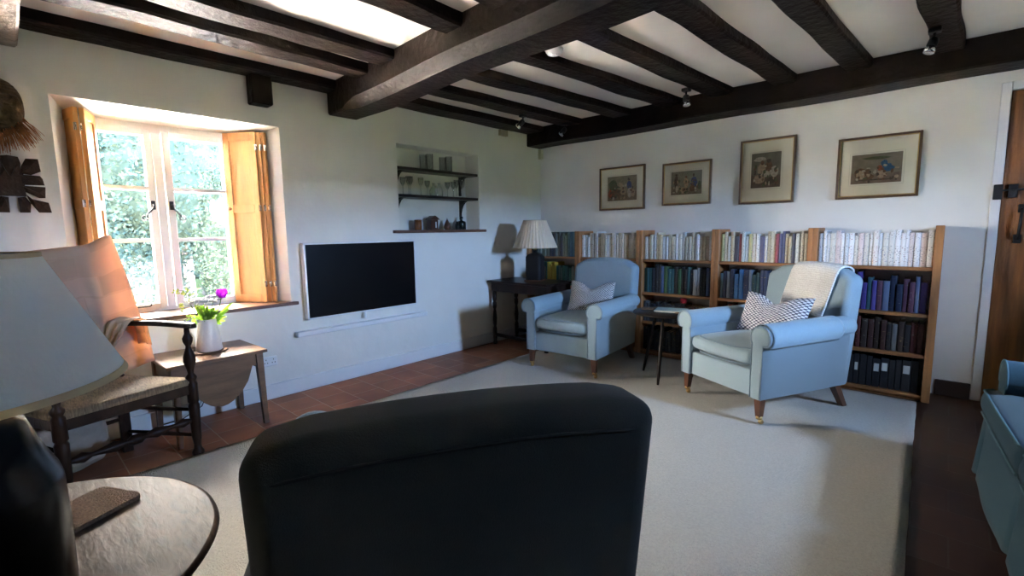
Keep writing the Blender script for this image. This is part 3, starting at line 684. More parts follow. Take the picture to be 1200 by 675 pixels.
picture(-.695, -.185, 1.466, 1.935, -.60, -.29, 1.578, 1.80, (.24, .21, .16), (.20, .15, .11),
        [(.2, .35, .3, .42, BR), (.2, .3, .2, .3, FL), (.38, .22, .2, .22, BR), (.62, .3, .25, .3, FL), (.58, .5, .14, .2, RD), (.72, .5, .28, .3, (.03, .12, .24)), (.66, .66, .16, .2, (.03, .12, .24)), (.5, .85, .6, .12, GR), (.5, .12, .8, .05, INK)], 'fourth framed print, rightmost, a reclining figure in a bright blue cloak', 1)

# ------------------------------------------------------------------ door
d1 = sempty('door_1', (0, BY, 0), 'planked oak door beside the right end of the bookcases', 'door')
bm = nb()
xs = [DX0, .44, .66, .88, DX1]
for a, b in zip(xs, xs[1:]): box(bm, a + .001, b - .001, .015, .055, .01, DZ, .004, 1)
obj('planks', bm, doorwood, d1)
bm = nb(); box(bm, DX0 - .052, DX0, -.012, .07, 0, DZ + .055, .004, 1); box(bm, DX1, DX1 + .052, -.012, .07, 0, DZ + .055, .004, 1); box(bm, DX0, DX1, -.012, .07, DZ, DZ + .055, .004, 1)
obj('door_frame', bm, whitepaint, d1)
bm = nb(); box(bm, DX0 - .042, DX0 + .003, -.032, -.012, 1.415, 1.515, .003, 1); box(bm, DX0 + .03, DX0 + .075, -.006, .016, 1.425, 1.515, .003, 1)
bar(bm, (DX0 - .02, -.012, 1.475), (DX0 + .26, -.004, 1.482), .016, .012, .002); box(bm, DX0 + .13, DX0 + .145, -.016, .014, 1.44, 1.49, .002, 1)
obj('latch', bm, iron, d1)
bm = nb(); box(bm, DX0 + .085, DX0 + .125, .004, .016, 1.325, 1.38, .004, 1); box(bm, DX0 + .075, DX0 + .115, .004, .016, 1.12, 1.18, .004, 1)
tube(bm, [(DX0 + .105, .01, 1.35), (DX0 + .102, -.03, 1.33), (DX0 + .099, -.038, 1.25), (DX0 + .096, -.03, 1.17), (DX0 + .095, .01, 1.15)], .008, 8)
obj('handle', bm, iron, d1)

# ------------------------------------------------------------------ bookcases
BX = [-3.745, -3.015, -2.268, -1.527, -.783, -.02]
SZ = [.045, .335, .628, .958]   # shelf tops, bottom to top
BF, BB = 4.36, 4.625
names_case = ['leftmost oak bookcase, in the corner behind the lamp table', 'second oak bookcase from the left, behind the armchair with the chevron cushion', 'middle oak bookcase, behind the small round tea table', 'fourth oak bookcase from the left, behind the armchair with the knitted throw', 'rightmost oak bookcase, next to the door']
for i in range(5):
    x0, x1 = BX[i] + .001, BX[i + 1] - .001; w = x1 - x0
    t = thing('bookcase', names_case[i], 'bookcase', ((x0 + x1) / 2, BF, 0), 0, 'row of oak bookcases along the back wall')
    for s in (-1, 1):
        bm = nb(); xx = s * (w / 2 - .016)
        box(bm, xx - .016, xx + .016, 0, BB - BF, 0, 1.243, .004, 1)
        if i == 4 and s == 1:
            box(bm, xx - .03, xx + .0165, -.016, 0, 0, 1.248, .003, 1)
        else:
            box(bm, xx - .018, xx + .016, -.012, 0, 0, 1.243, .003, 1)
        obj('side_panel', bm, oak, t)
    for z in SZ:
        bm = nb(); box(bm, -w / 2 + .033, w / 2 - .033, -.004, BB - BF - .01, z - .024, z, .002, 1); obj('shelf', bm, oakh, t)
    bm = nb(); box(bm, -w / 2 + .033, w / 2 - .033, .01, .03, 0, .02); obj('plinth', bm, oak, t)

# books
def book_mesh(name, cm, bandcol=False):
    """unit book: thickness 1 (x), depth 1 (y, spine at y=0), height 1 (z)"""
    bm = nb(); c = .08
    prof = [(-.5, 1), (-.5, .04), (-.36, .008), (-.12, 0), (.12, 0), (.36, .008), (.5, .04), (.5, 1), (.5 - c, 1), (.5 - c, .08), (-.5 + c, .08), (-.5 + c, 1)]
    b = bmesh.new(); A = [b.verts.new((x, y, 0)) for x, y in prof]; B = [b.verts.new((x, y, 1)) for x, y in prof]; n = len(A)
    b.faces.new(A); b.faces.new(B[::-1])
    for i in range(n): b.faces.new((A[i], B[i], B[(i + 1) % n], A[(i + 1) % n]))
    bmesh.ops.recalc_face_normals(b, faces=b.faces); join(bm, b)
    box(bm, -.5 + c, .5 - c, .08, .97, .012, .985, mi=1)
    me = bpy.data.meshes.new(name); bm.to_mesh(me); bm.free(); me.materials.append(cm); me.materials.append(pages); return me
# (real-size meshes in a few sizes, so that the spine marks keep their scale)
BOOKM = {}
def book_of(cm, tk, dp, ht):
    key = (cm.name, round(tk, 3), round(dp, 2), round(ht * 50) / 50)
    if key not in BOOKM:
        me = book_mesh('book', cm); me.transform(Matrix.Diagonal((key[1], key[2], key[3], 1))); BOOKM[key] = me
    return BOOKM[key]
cname = {}
PAL = {
 'cream': [((.62, .58, .47), 'cream'), ((.70, .68, .62), 'off-white'), ((.74, .74, .72), 'white'), ((.45, .36, .24), 'tan'), ((.55, .50, .38), 'buff'), ((.30, .24, .18), 'brown'), ((.60, .50, .33), 'straw-coloured'), ((.50, .50, .47), 'pale grey')],
 'white': [((.78, .78, .78), 'white'), ((.72, .71, .68), 'off-white'), ((.80, .80, .82), 'bright white'), ((.66, .64, .58), 'ivory'), ((.62, .66, .70), 'pale blue'), ((.70, .60, .58), 'pinkish')],
 'mix': [((.70, .68, .62), 'off-white'), ((.62, .58, .45), 'cream'), ((.06, .06, .08), 'black'), ((.35, .08, .10), 'red'), ((.52, .56, .58), 'pale blue-grey'), ((.50, .42, .28), 'tan'), ((.60, .64, .60), 'pale green'), ((.10, .10, .18), 'navy'), ((.72, .72, .70), 'white'), ((.55, .52, .25), 'olive yellow')],
 'corner': [((.05, .07, .10), 'dark navy'), ((.10, .12, .10), 'charcoal green'), ((.24, .26, .18), 'olive grey'), ((.30, .32, .28), 'grey'), ((.06, .05, .05), 'black')],
 'blue': [((.07, .20, .42), 'blue'), ((.12, .30, .52), 'bright blue'), ((.20, .36, .50), 'light blue')],
 'green': [((.02, .07, .055), 'dark green'), ((.03, .12, .10), 'teal green'), ((.05, .15, .10), 'green'), ((.12, .16, .12), 'grey-green'), ((.02, .03, .04), 'black'), ((.25, .27, .22), 'pale grey')],
 'dark': [((.012, .018, .030), 'navy'), ((.018, .017, .018), 'black'), ((.04, .12, .12), 'teal'), ((.05, .11, .04), 'green'), ((.05, .045, .04), 'charcoal'), ((.02, .02, .02), 'jet black'), ((.40, .37, .33), 'grey'), ((.06, .10, .20), 'blue'), ((.03, .025, .02), 'brown-black')],
 'bluerow': [((.03, .04, .08), 'navy'), ((.15, .18, .22), 'slate'), ((.05, .16, .36), 'blue'), ((.20, .32, .38), 'pale blue-grey'), ((.02, .05, .05), 'black-green'), ((.05, .12, .11), 'dark teal'), ((.02, .02, .03), 'black')],
 'jewel': [((.03, .16, .36), 'bright blue'), ((.03, .10, .13), 'teal'), ((.01, .02, .05), 'navy'), ((.10, .14, .24), 'slate blue'), ((.04, .09, .08), 'dark green'), ((.06, .04, .22), 'violet-blue'), ((.10, .04, .07), 'maroon'), ((.08, .06, .26), 'purple')],
 'red': [((.17, .03, .022), 'red'), ((.10, .03, .02), 'maroon'), ((.05, .02, .015), 'dark brown'), ((.22, .06, .04), 'brick red'), ((.02, .015, .015), 'black')],
 'maroon': [((.055, .018, .013), 'dark maroon'), ((.035, .018, .012), 'dark brown'), ((.09, .02, .018), 'wine red'), ((.015, .012, .012), 'black'), ((.16, .15, .14), 'grey')],
 'brown': [((.12, .06, .04), 'brown'), ((.16, .06, .04), 'rust red'), ((.05, .04, .035), 'dark brown'), ((.16, .15, .11), 'fawn'), ((.05, .06, .04), 'dark olive')],
 'black': [((.012, .012, .014), 'black'), ((.02, .022, .026), 'charcoal'), ((.04, .045, .05), 'dark grey'), ((.015, .02, .03), 'blue-black')],
 'yellow': [((.52, .36, .04), 'yellow'), ((.60, .45, .05), 'bright yellow')],
}
bay_txt = ['corner bookcase', 'second bookcase', 'middle bookcase', 'fourth bookcase', 'rightmost bookcase']
shelf_txt = {3: 'top shelf', 2: 'second shelf down', 1: 'third shelf down', 0: 'bottom shelf'}
def shelf_row(bay, row, x0, x1, pal, tk, ht, cm, name, rnd, dp=(.13, .19), startpal=None, front=.025, lean=.0):
    x = x0; i = 0; z = SZ[row]
    while True:
        th = rnd.uniform(*tk)
        if x + th > x1: break
        p = pal
        if startpal: 
            for (lo, hi, q) in startpal:
                if lo <= x + th / 2 < hi: p = q
        col, cn = rnd.choice(PAL[p]); h = rnd.uniform(*ht); d = rnd.uniform(*dp)
        j = rnd.uniform(.93, 1.07)
        o = bpy.data.objects.new(name, book_of(cm, round(th * 250) / 250, d, h)); COL.objects.link(o)
        o.location = (x + th / 2, BF + front + rnd.uniform(0, .012), z + .0012); o.color = (col[0] * j, col[1] * j, col[2] * j, 1)
        size = 'slim' if th < (tk[0] + (tk[1] - tk[0]) * .4) else ('thick' if th > (tk[0] + (tk[1] - tk[0]) * .75) else 'upright')
        tag(o, '%s %s book, %s from left, %s of %s' % (size, cn, ords[min(i, 34)], shelf_txt[row], bay_txt[bay]), 'book', 'books on the %s of the %s' % (shelf_txt[row], bay_txt[bay]))
        x += th + rnd.uniform(.0008, .002); i += 1
rnd = random.Random(3)
def inner(b): return BX[b] + .036, BX[b + 1] - .036
tkp = (.018, .036)
L_ = inner(0)
shelf_row(0, 3, L_[0], L_[1], 'corner', (.020, .036), (.24, .28), paperback, 'paperback_book', rnd, startpal=[(-3.17, -3.0, 'blue')])
shelf_row(1, 3, *inner(1), 'cream', tkp, (.225, .275), paperback, 'paperback_book', rnd)
shelf_row(2, 3, *inner(2), 'cream', tkp, (.21, .26), paperback, 'paperback_book', rnd)
shelf_row(3, 3, *inner(3), 'mix', tkp, (.215, .268), paperback, 'paperback_book', rnd)
shelf_row(4, 3, *inner(4), 'white', tkp, (.228, .268), paperback, 'paperback_book', rnd)
a = inner(0); shelf_row(0, 2, a[0], a[1], 'green', (.02, .036), (.19, .265), clothbind, 'hardback_book', rnd, startpal=[(-3.46, -3.34, 'yellow')])
a = inner(1); shelf_row(1, 2, a[0], a[0] + .10, 'green', (.02, .036), (.2, .25), clothbind, 'hardback_book', rnd)
shelf_row(2, 2, *inner(2), 'dark', (.022, .038), (.23, .275), clothbind, 'hardback_book', rnd)
a = inner(3); shelf_row(3, 2, a[0], a[1], 'bluerow', (.024, .04), (.215, .27), clothbind, 'hardback_book', rnd)
a = inner(4); shelf_row(4, 2, a[0] + .12, a[1], 'jewel', (.024, .04), (.2, .28), clothbind, 'hardback_book', rnd)
a = inner(0); shelf_row(0, 1, a[0] + .05, a[1], 'brown', (.022, .04), (.19, .24), clothbind, 'hardback_book', rnd)
a = inner(2); shelf_row(2, 1, a[0], a[1], 'black', (.022, .036), (.17, .205), clothbind, 'hardback_book', rnd, startpal=[(-1.80, -1.70, 'red')])
a = inner(3); shelf_row(3, 1, a[0], a[0] + .42, 'red', (.022, .036), (.17, .24), clothbind, 'hardback_book', rnd)
a = inner(4); shelf_row(4, 1, a[0] + .2, a[1], 'maroon', (.026, .042), (.2, .25), clothbind, 'hardback_book', rnd)
a = inner(0); shelf_row(0, 0, a[0] + .3, a[1], 'black', (.03, .05), (.2, .25), clothbind, 'hardback_book', rnd)
a = inner(2); shelf_row(2, 0, a[0], a[1], 'black', (.03, .045), (.19, .25), clothbind, 'hardback_book', rnd)
# bottom right: box files with white labels
a = inner(4); x = a[0] + .23; i = 0; rn = random.Random(9)
while x + .05 < a[1]:
    th = rn.uniform(.032, .055)
    if x + th > a[1]: break
    t = thing('ring_binder', 'black ring binder %s, %s from left, bottom shelf beside door' % ('with white spine label' if i in (1, 4, 5, 8, 10) else 'with plain spine', ords[i]), 'binder', (x + th / 2, BF + .03, SZ[0]), 0, 'ring binders on the bottom shelf of the rightmost bookcase')
    h = rn.uniform(.215, .245)
    bm = nb(); box(bm, -th / 2 + .001, th / 2 - .001, 0, .19, 0, h, .003, 1); obj('cover', bm, mat('binder_black', (.013, .014, .018), .5), t)
    if i in (1, 4, 5, 8, 10):
        z_ = rn.uniform(.11, .14)
        bm = nb(); box(bm, -th / 2 + .008, th / 2 - .008, -.001, 0.0, z_, z_ + .06); obj('label_card', bm, labelw, t)
    x += th + .0015; i += 1
# white leaflet-topped red cap item on third shelf of the middle bookcase
lprop('small_pot', None, None, (-1.83, BF + .055, SZ[1] + .208), 'small bright red pot on top of the dark books in the middle bookcase', 'pot', parts=(('pot_body', [(.022, 0), (.028, .004), (.03, .03)], redcap), ('lid', [(.031, .0305), (.031, .042), (.02, .048), (0, .05)], redcap)))

# ------------------------------------------------------------------ rug
bm = nb()
rx0, rx1, ry0, ry1 = -3.07, -.065, -1.4, 4.30
n = 120
def edge(t, s): return .008 * nz(t * 30, s, 0) 
def rugf(u, v):
    x = rx0 + (rx1 - rx0) * u; y = ry0 + (ry1 - ry0) * v; x += ((4.3 - y) * .024 - .022) * u
    x += edge(v, 3) * (1 if u > .99 or u < .01 else 0); y += edge(u, 7) * (1 if v > .99 or v < .01 else 0)
    z = .014 + .0025 * nz(x, y, 0, 6)
    return (x, y, z)
V_ = grid(bm, rugf, 60, 110)
border = [e for e in bm.edges if len(e.link_faces) == 1]
r = bmesh.ops.extrude_edge_only(bm, edges=border)
for g in r['geom']:
    if isinstance(g, bmesh.types.BMVert): g.co.z = .0005; 
for f in bm.faces: f.smooth = True
tag(obj('area_rug', bm, rugmat(), mods='keep'), 'large cream wool rug covering the middle of the tiled floor', 'rug')

# ------------------------------------------------------------------ armchairs
def armchair(loc, rz, label, throwcover=False, drop=.055, crn=.06, bluefab=bluefab, piping=piping, capside=0):
    t = thing('armchair', label, 'armchair', (*loc, .016), rz, 'upholstered armchairs')
    # seat base with front panel
    bm = nb(); box(bm, -.285, .285, -.385, .36, .165, .335, .012, 2); obj('seat_base', bm, bluefab, t, smooth=False)
    # backrest
    W = .330; ztop = .965; ew = -.002
    outl = [(-W, .17), (W, .17)]
    def topz(x): return ztop - drop * (abs(x) / W) ** 2.2
    c = crn
    outl += [(W * 1.0, .6), (W + ew, topz(W) - c)]
    for a in range(1, 6): outl.append((W + ew - c + c * math.cos(a * PI / 12), topz(W) - c + c * math.sin(a * PI / 12)))
    for i in range(1, 12): x = (W - c) * (1 - 2 * i / 12); outl.append((x, topz(x)))
    for a in range(1, 6): outl.append((-(W + ew - c) - c * math.sin(a * PI / 12), topz(W) - c + c * math.cos(a * PI / 12)))
    outl += [(-W - ew, topz(W) - c), (-W, .6)]
    b = bmesh.new(); D = .135
    A = [b.verts.new((x, 0, z)) for x, z in outl]; B = [b.verts.new((x, D, z)) for x, z in outl]; n = len(A)
    b.faces.new(A); b.faces.new(B[::-1])
    for i in range(n): b.faces.new((A[i], B[i], B[(i + 1) % n], A[(i + 1) % n]))
    bmesh.ops.recalc_face_normals(b, faces=b.faces)
    es = [e for e in b.edges if abs(e.verts[0].co.y - e.verts[1].co.y) < 1e-6 and (e.verts[0].co.z > .3 or e.verts[1].co.z > .3)]
    bmesh.ops.bevel(b, geom=es, offset=.042, segments=5, profile=.5, affect='EDGES')
    for f in b.faces: f.smooth = len(f.verts) < 6
    for v in b.verts:
        z = v.co.z; v.co.y += .315 + .115 * ((z - .17) / .8) - (.012 if v.co.y < .05 else 0)
    bm = nb(); join(bm, b); br = obj('backrest', bm, bluefab, t, mods='keep')
    # piping round the rear panel
    bm = nb(); pts = []
    for (x, z) in outl[2:]:
        s = .93; zz = .17 + (z - .17) * .975
        pts.append((x * s, .315 + .115 * ((zz - .17) / .8) + D + .001, zz))
    pts = []
    for i in range(25):
        x = W * .955 * (1 - 2 * i / 24); zz = topz(x) - .050; pts.append((x, .315 + .115 * ((zz - .17) / .8) + D - (.016 if i in (0, 24) else (.004 if i in (1, 23) else -.001)), zz))
    tube(bm, pts, .003, 6); obj('piping', bm, piping, br)
    # arms
    for s in (-1, 1):
        R = .074; cx, cz = .332, .560
        def armsec(y):
            k = sm((y + .40) / .75)
            r = R * (1 - .10 * k); zc = cz + .012 * k
            pts = [(.268, .168), (.350, .168), (.350, zc - r * .75)]
            a0 = -math.asin(.75) * 0 - .70
            for i in range(17):
                a = a0 + (PI + .70 + .9 - 0) * i / 16
                pts.append((cx + r * math.cos(a), zc + r * math.sin(a)))
            pts.append((.268, zc - r * .65))
            return pts
        ysn = [-.405, -.395, -.30, -.15, 0, .15, .28, .36, .395, .41]
        inset = [.012, 0, 0, 0, 0, 0, 0, 0, .008, .03]
        rings = []; bm = nb()
        for y, ins in zip(ysn, inset):
            P = armsec(y); mx = sum(p[0] for p in P) / len(P)
            ring = []
            for (x, z) in P:
                if ins:
                    if z > .45: dx, dz = x - cx, z - cz; l = math.hypot(dx, dz) or 1; x -= dx / l * ins; z -= dz / l * ins
                    else: x += ins if x < .3 else -ins
                ring.append(bm.verts.new((s * x, y, z + .004 * nz(y * 5, s * 3, x * 9))))
            rings.append(ring)
        for a, c_ in zip(rings, rings[1:]):
            m = len(a)
            for i in range(m):
                f = bm.faces.new((a[i], a[(i + 1) % m], c_[(i + 1) % m], c_[i])); f.smooth = True
        bm.faces.new(rings[0]); bm.faces.new(rings[-1][::-1])
        arm = obj('armrest', bm, bluefab, t)
        bm = nb(); P = armsec(-.40)
        tube(bm, [(s * x, -.402, z) for x, z in P[1:] + [P[0]]], .0035, 6); obj('piping', bm, piping, arm)
        if capside == s:
            bm = nb()
            def cp(u, v): a = -1.0 + (PI + 1.6) * u; r = R + .020; return (s * (cx + r * math.cos(a)), -.415 + .16 * v, cz + r * math.sin(a))
            grid(bm, cp, 24, 6)
            f_ = bm.faces.new([bm.verts.new((s * (cx + (R + .020) * math.cos(-1.0 + (PI + 1.6) * i / 24)), -.415, cz + (R + .020) * math.sin(-1.0 + (PI + 1.6) * i / 24))) for i in range(25)])
            ac = obj('arm_cap', bm, MATS['pale_blue_cotton'], t, mods='keep'); ac['label'] = 'pale blue arm cap'
            bm = nb(); tube(bm, [(s * (cx + (R + .021) * math.cos(-1.0 + (PI + 1.6) * i / 24)), -.392, cz + (R + .021) * math.sin(-1.0 + (PI + 1.6) * i / 24)) for i in range(25)], .003, 6); obj('piping', bm, MATS['blue_piping'], ac)
        if throwcover and s == 1:
            # loose sleeve over the roll with a wavy lower hem
            bm = nb()
            def sl(u, v):
                y = -.385 + .62 * v; a = -.62 - .25 + (PI + .55) * u
                r = .0785 + .002 * nz(u * 6, v * 9, 2)
                if u < .02: r += .004; a -= .10 * (nz(v * 7, 4, 1) + .3 * math.sin(v * 22))
                return (cx + r * math.cos(a), y, .562 + .006 * v + r * math.sin(a))
            grid(bm, sl, 22, 30); o = obj('arm_cover', bm, bluefab, t, mods='keep'); md = o.modifiers.new('s', 'SOLIDIFY'); md.thickness = .004
            
    # seat cushion
    bm = nb()
    b = bmesh.new(); bmesh.ops.create_cube(b, size=1); bmesh.ops.subdivide_edges(b, edges=b.edges[:], cuts=9, use_grid_fill=True)
    for v in b.verts:
        x, y, z = v.co * 2
        ex = 1 - .05 * (abs(z) ** 3) ; 
        px = .262 * math.copysign(abs(x) ** .9, x) * ex; py = .355 * y * ex
        zz = .068 * z * (1 - .35 * max(abs(x), abs(y)) ** 5) + (.014 * (1 - x * x) * (1 - y * y) if z > 0 else 0)
        v.co = Vector((px, py - .05 + (-.02 * (1 - x * x) if y < -.5 else 0), .415 + zz + .012 * (-y) * 0 + .0035 * nz(x * 2, y * 2, 5)))
    for f in b.faces: f.smooth = True
    join(bm, b); cu = subsurf(obj('seat_cushion', bm, bluefab, t, mods='keep'), 1)
    bm = nb()
    for zz in (.362, .466):
        pts = []
        for i in range(40):
            a = 2 * PI * i / 40; c_, s_ = math.cos(a), math.sin(a); q = 5; rr = (abs(c_) ** q + abs(s_) ** q) ** (-1 / q)
            x, y = c_ * rr, s_ * rr
            pts.append((.251 * x, .345 * y - .05 + (-.02 * (1 - x * x) if y < -.5 else 0), zz))
        tube(bm, pts, .004, 6, closed=True)
    obj('piping', bm, piping, cu)
    # legs
    for sx in (-1, 1):
        bm = nb(); b = bmesh.new(); x0 = sx * .315; y0 = -.365
        def tap(x, y, z, w, x2, y2, z2, w2):
            A = [b.verts.new((x + a * w, y + c_ * w, z)) for a, c_ in ((-1, -1), (1, -1), (1, 1), (-1, 1))]
            B = [b.verts.new((x2 + a * w2, y2 + c_ * w2, z2)) for a, c_ in ((-1, -1), (1, -1), (1, 1), (-1, 1))]
            b.faces.new(A); b.faces.new(B[::-1])
            for i in range(4): b.faces.new((A[i], B[i], B[(i + 1) % 4], A[(i + 1) % 4]))
        tap(x0, y0, .170, .024, x0 + sx * .004, y0 - .004, .05, .016)
        join(bm, b); lg = obj('leg', bm, legwood, t)
        bm = nb(); lathe(bm, [(.020, 0), (.020, .018), (.013, .02)], Matrix.Translation((x0 + sx * .004, y0 - .004, .036)), 12)
        lathe(bm, [(.004, -.009), (.015, -.009), (.0165, -.004), (.0165, .004), (.015, .009), (.004, .009)], Matrix.Translation((x0 + sx * .008, y0 + .008, .0165)) @ Matrix.Rotation(PI / 2, 4, 'Y'), 16)
        tube(bm, [(x0 + sx * .004, y0 - .004, .038), (x0 + sx * .008, y0 + .01, .03), (x0 + sx * .008, y0 + .008, .017)], .005, 6)
        obj('castor', bm, brass, lg)
        bm = nb(); b = bmesh.new(); tap(sx * .30, .33, .170, .026, sx * .305, .43, 0.0, .019); join(bm, b); obj('leg', bm, legwood, t)
    return t
def chairpos(fl, fr, th):
    mx, my = (fl[0] + fr[0]) / 2, (fl[1] + fr[1]) / 2
    d = (-math.sin(th), math.cos(th))   # local +y
    return (mx + d[0] * .365, my + d[1] * .365)
th1 = math.radians(4.8); c1 = chairpos((-2.751, 3.241), (-2.096, 3.296), th1)
th2 = math.radians(-26.1); c2 = chairpos((-1.39, 3.451), (-.787, 3.156), th2)
armchair(c1, th1, 'pale blue armchair beside the lamp table, holding the small chevron cushion')
armchair(c2, th2, 'pale blue armchair with cream throw over its back, right of the tea table', True)
armchair((-.985, .742), math.radians(-120.3), 'large charcoal upholstered armchair in the foreground, seen from behind', drop=.022, crn=.042, bluefab=charfab, piping=charpipe, capside=1)

# cushions on the armchairs
def cushion(name, label, w, h, t, m, loc, rz, tilt, dent, cat='cushion', group=None):
    bm = nb(); nu = nv = 26
    def f(sgn):
        def g(u, v):
            a, c = 2 * u - 1, 2 * v - 1
            th = t / 2 * (max(0, (1 - abs(a) ** 2.6)) ** .55) * (max(0, (1 - abs(c) ** 2.6)) ** .55)
            x = a * w / 2 * (1 - .06 * (1 - c * c)); z = c * h / 2 * (1 - .05 * (1 - a * a))
            z -= dent * math.exp(-(a / .38) ** 2) * max(0, (c + .4) / 1.4) ** 1.3
            return (x, sgn * th + .004 * nz(a * 3, c * 3, sgn), z + h / 2)
        return g
    grid(bm, f(1), nu, nv, uv=True); grid(bm, f(-1), nu, nv, uv=True)
    bmesh.ops.remove_doubles(bm, verts=bm.verts, dist=.0006)
    M = Matrix.Rotation(-tilt, 4, 'X')
    o = obj(name, bm, m, None, loc); o.rotation_euler = (-tilt, 0, rz)
    return tag(o, label, cat, group)
def inchair(c, th, lx, ly, z): return (c[0] + lx * math.cos(th) - ly * math.sin(th), c[1] + lx * math.sin(th) + ly * math.cos(th), z)
cushion('scatter_cushion', 'small navy and white patterned cushion on the armchair beside the lamp table', .45, .305, .13, knitA, inchair(c1, th1, .03, .06, .485), th1 + .10, math.radians(20), .07, group='cushions on the armchairs')
cushion('scatter_cushion', 'navy and white bobble-knit cushion on the armchair with the throw', .50, .31, .14, knitB, inchair(c2, th2, .02, .02, .492), th2 + .12, math.radians(24), .07, group='cushions on the armchairs')
# knitted throw over the back of armchair 2
bm = nb(); lay = True
def throwf(u, v):
    """u across, v: 0 = front hem, 1 = rear hem"""
    x = -.13 + .34 * u + .045 * (1 - v) * (u - .5) * 0
    fx = .21 * 0
    s = v * .66
    front = .36
    def yf(z): return .303 + .115 * ((z - .17) / .8)
    top = .965 - .055 * (abs(x) / .335) ** 2.2
    if s < front:
        z = top - .03 - (front - s); y = yf(z) - .016
    elif s < front + .16:
        a = (s - front) / .16 * PI; yc = yf(top) + .065
        y = yc - (.080) * math.cos(a); z = top - .03 + .043 * math.sin(a)
    else:
        z = top - .03 - (s - front - .16); y = yf(z) + .146
    x2 = x + (-.075) * (max(0, (front - s) / front)) + .03
    wr = .006 * math.sin(u * 9 + v * 4) * (1 if s < front else .4)
    return Vector((x2, y - abs(wr), z + (.02 * (u - .5) if s < .02 else 0)))
grid(bm, throwf, 34, 60, uv=True)
o = obj('knitted_throw', bm, throwm, None, (c2[0], c2[1], .016), (0, 0, th2)); md = o.modifiers.new('s', 'SOLIDIFY'); md.thickness = .012; md.offset = 0
tag(o, 'cream knitted throw draped over the back of the right-hand armchair', 'throw')

# ------------------------------------------------------------------ tea table between the armchairs
tx, ty, tz = -1.68, 3.70, .575
t = thing('tea_table', 'small dark round tripod table between the two far armchairs', 'table', (tx, ty, .016))
bm = nb(); lathe(bm, [(0, tz - .038), (.22, tz - .036), (.262, tz - .03), (.268, tz - .022), (.262, tz - .016), (0, tz - .016)], None, 48); obj('tabletop', bm, blackwood, t)
for a in (-1.35, .75, 2.85):
    bm = nb(); p = Vector((.10 * math.cos(a), .10 * math.sin(a), tz - .036)); q = Vector((.235 * math.cos(a), .235 * math.sin(a), 0))
    turned(bm, q, p, [(.009, 0), (.012, .1), (.015, .5), (.011, .8), (.016, .84), (.010, .88), (.014, 1)], 12); obj('leg', bm, blackwood, t)
bm = nb(); box(bm, -.055, .055, -.055, .055, 0, .008, .006, 1); tag(obj('cork_coaster', bm, cork, None, (tx - .17, ty + .03, tz + .001), (0, 0, .3)), 'square cork coaster at the left edge of the tea table', 'coaster', 'cork coasters')
bm = nb(); box(bm, -.055, .055, -.055, .055, 0, .008, .006, 1); tag(obj('cork_coaster', bm, cork, None, (tx + .165, ty - .02, tz + .001), (0, 0, -.4)), 'square cork coaster at the right edge of the tea table', 'coaster', 'cork coasters')
t = thing('magazine', 'thin pale teal book lying flat on the tea table', 'book', (tx + .03, ty + .04, tz + .001), .25)
bm = nb(); box(bm, -.12, .12, -.085, .085, .001, .012); obj('page_block', bm, pages, t)
bm = nb(); box(bm, -.122, .122, -.087, .087, .012, .014); box(bm, -.122, .122, -.087, .087, 0, .001); box(bm, -.124, -.121, -.087, .087, 0, .014); obj('cover', bm, teal_paper, t)

# ------------------------------------------------------------------ lamp table in the far corner + lamp
lt = thing('lamp_table', 'dark wooden side table with turned legs in the far left corner', 'table', (-3.315, 3.89, 0), 0)
bm = nb(); box(bm, -.42, .42, -.24, .24, .698, .72, .006, 2); obj('tabletop', bm, stool, lt)
bm = nb(); box(bm, -.39, .39, -.205, .205, .60, .6975, .003, 1); obj('apron', bm, stool, lt)
TP = [(.022, 0), (.024, .04), (.016, .07), (.021, .12), (.022, .30), (.014, .34), (.02, .38), (.024, .5), (.017, .62), (.013, .66), (.022, .70), (.022, .78), (.015, .80), (.023, .84), (.023, 1)]
for sx in (-1, 1):
    for sy in (-1, 1):
        bm = nb(); x, y = sx * .365, sy * .18; turned(bm, (x, y, 0), (x, y, .60), TP, 14); obj('leg', bm, stool, lt)
bm = nb()
for y in (-.18, .18): box(bm, -.36, .36, y - .012, y + .012, .09, .125, .003, 1)
obj('stretcher', bm, stool, lt)

la = thing('table_lamp', 'table lamp with black square bottle base and pleated cream shade in the corner', 'lamp', (-3.262, 3.92, .7205), .35)
bm = nb(); b = bmesh.new()
prof = [(.085, .01), (.088, .02), (.088, .255), (.07, .285), (.035, .30), (.022, .305), (.022, .33)]
rings = []
for r_, z in prof:
    ring = []
    for i in range(32):
        a = 2 * PI * i / 32; c_, s_ = math.cos(a), math.sin(a); q = 6 if r_ > .06 else 2.5
        k2 = (abs(c_) ** q + abs(s_) ** q) ** (-1 / q); ring.append(b.verts.new((r_ * c_ * k2, r_ * s_ * k2, z)))
    rings.append(ring)
matteblack = mat('matte_black_pottery', (.010, .010, .011), .6, spec=.2)
for p_, q_ in zip(rings, rings[1:]):
    for i in range(32): f = b.faces.new((p_[i], p_[(i + 1) % 32], q_[(i + 1) % 32], q_[i])); f.smooth = True
b.faces.new(rings[0][::-1]); b.faces.new(rings[-1]); join(bm, b); obj('lamp_base', bm, matteblack, la)
bm = nb(); box(bm, -.095, .095, -.095, .095, 0, .012, .003, 1); obj('plinth', bm, legwood, la)
bm = nb(); tube(bm, [(0, 0, .33), (0, 0, .52)], .005, 8); lathe(bm, [(.014, .33), (.016, .34), (.016, .38), (.012, .385)], None, 12); obj('lamp_fitting', bm, brass, la)
bm = nb()
def shf(u, v): 
    r_ = .122 + (.238 - .122) * (1 - v); r_ *= 1 + .012 * (1 if int(u * 72) % 2 else -1); a = 2 * PI * u
    return (r_ * math.cos(a), r_ * math.sin(a), .355 + .29 * v)
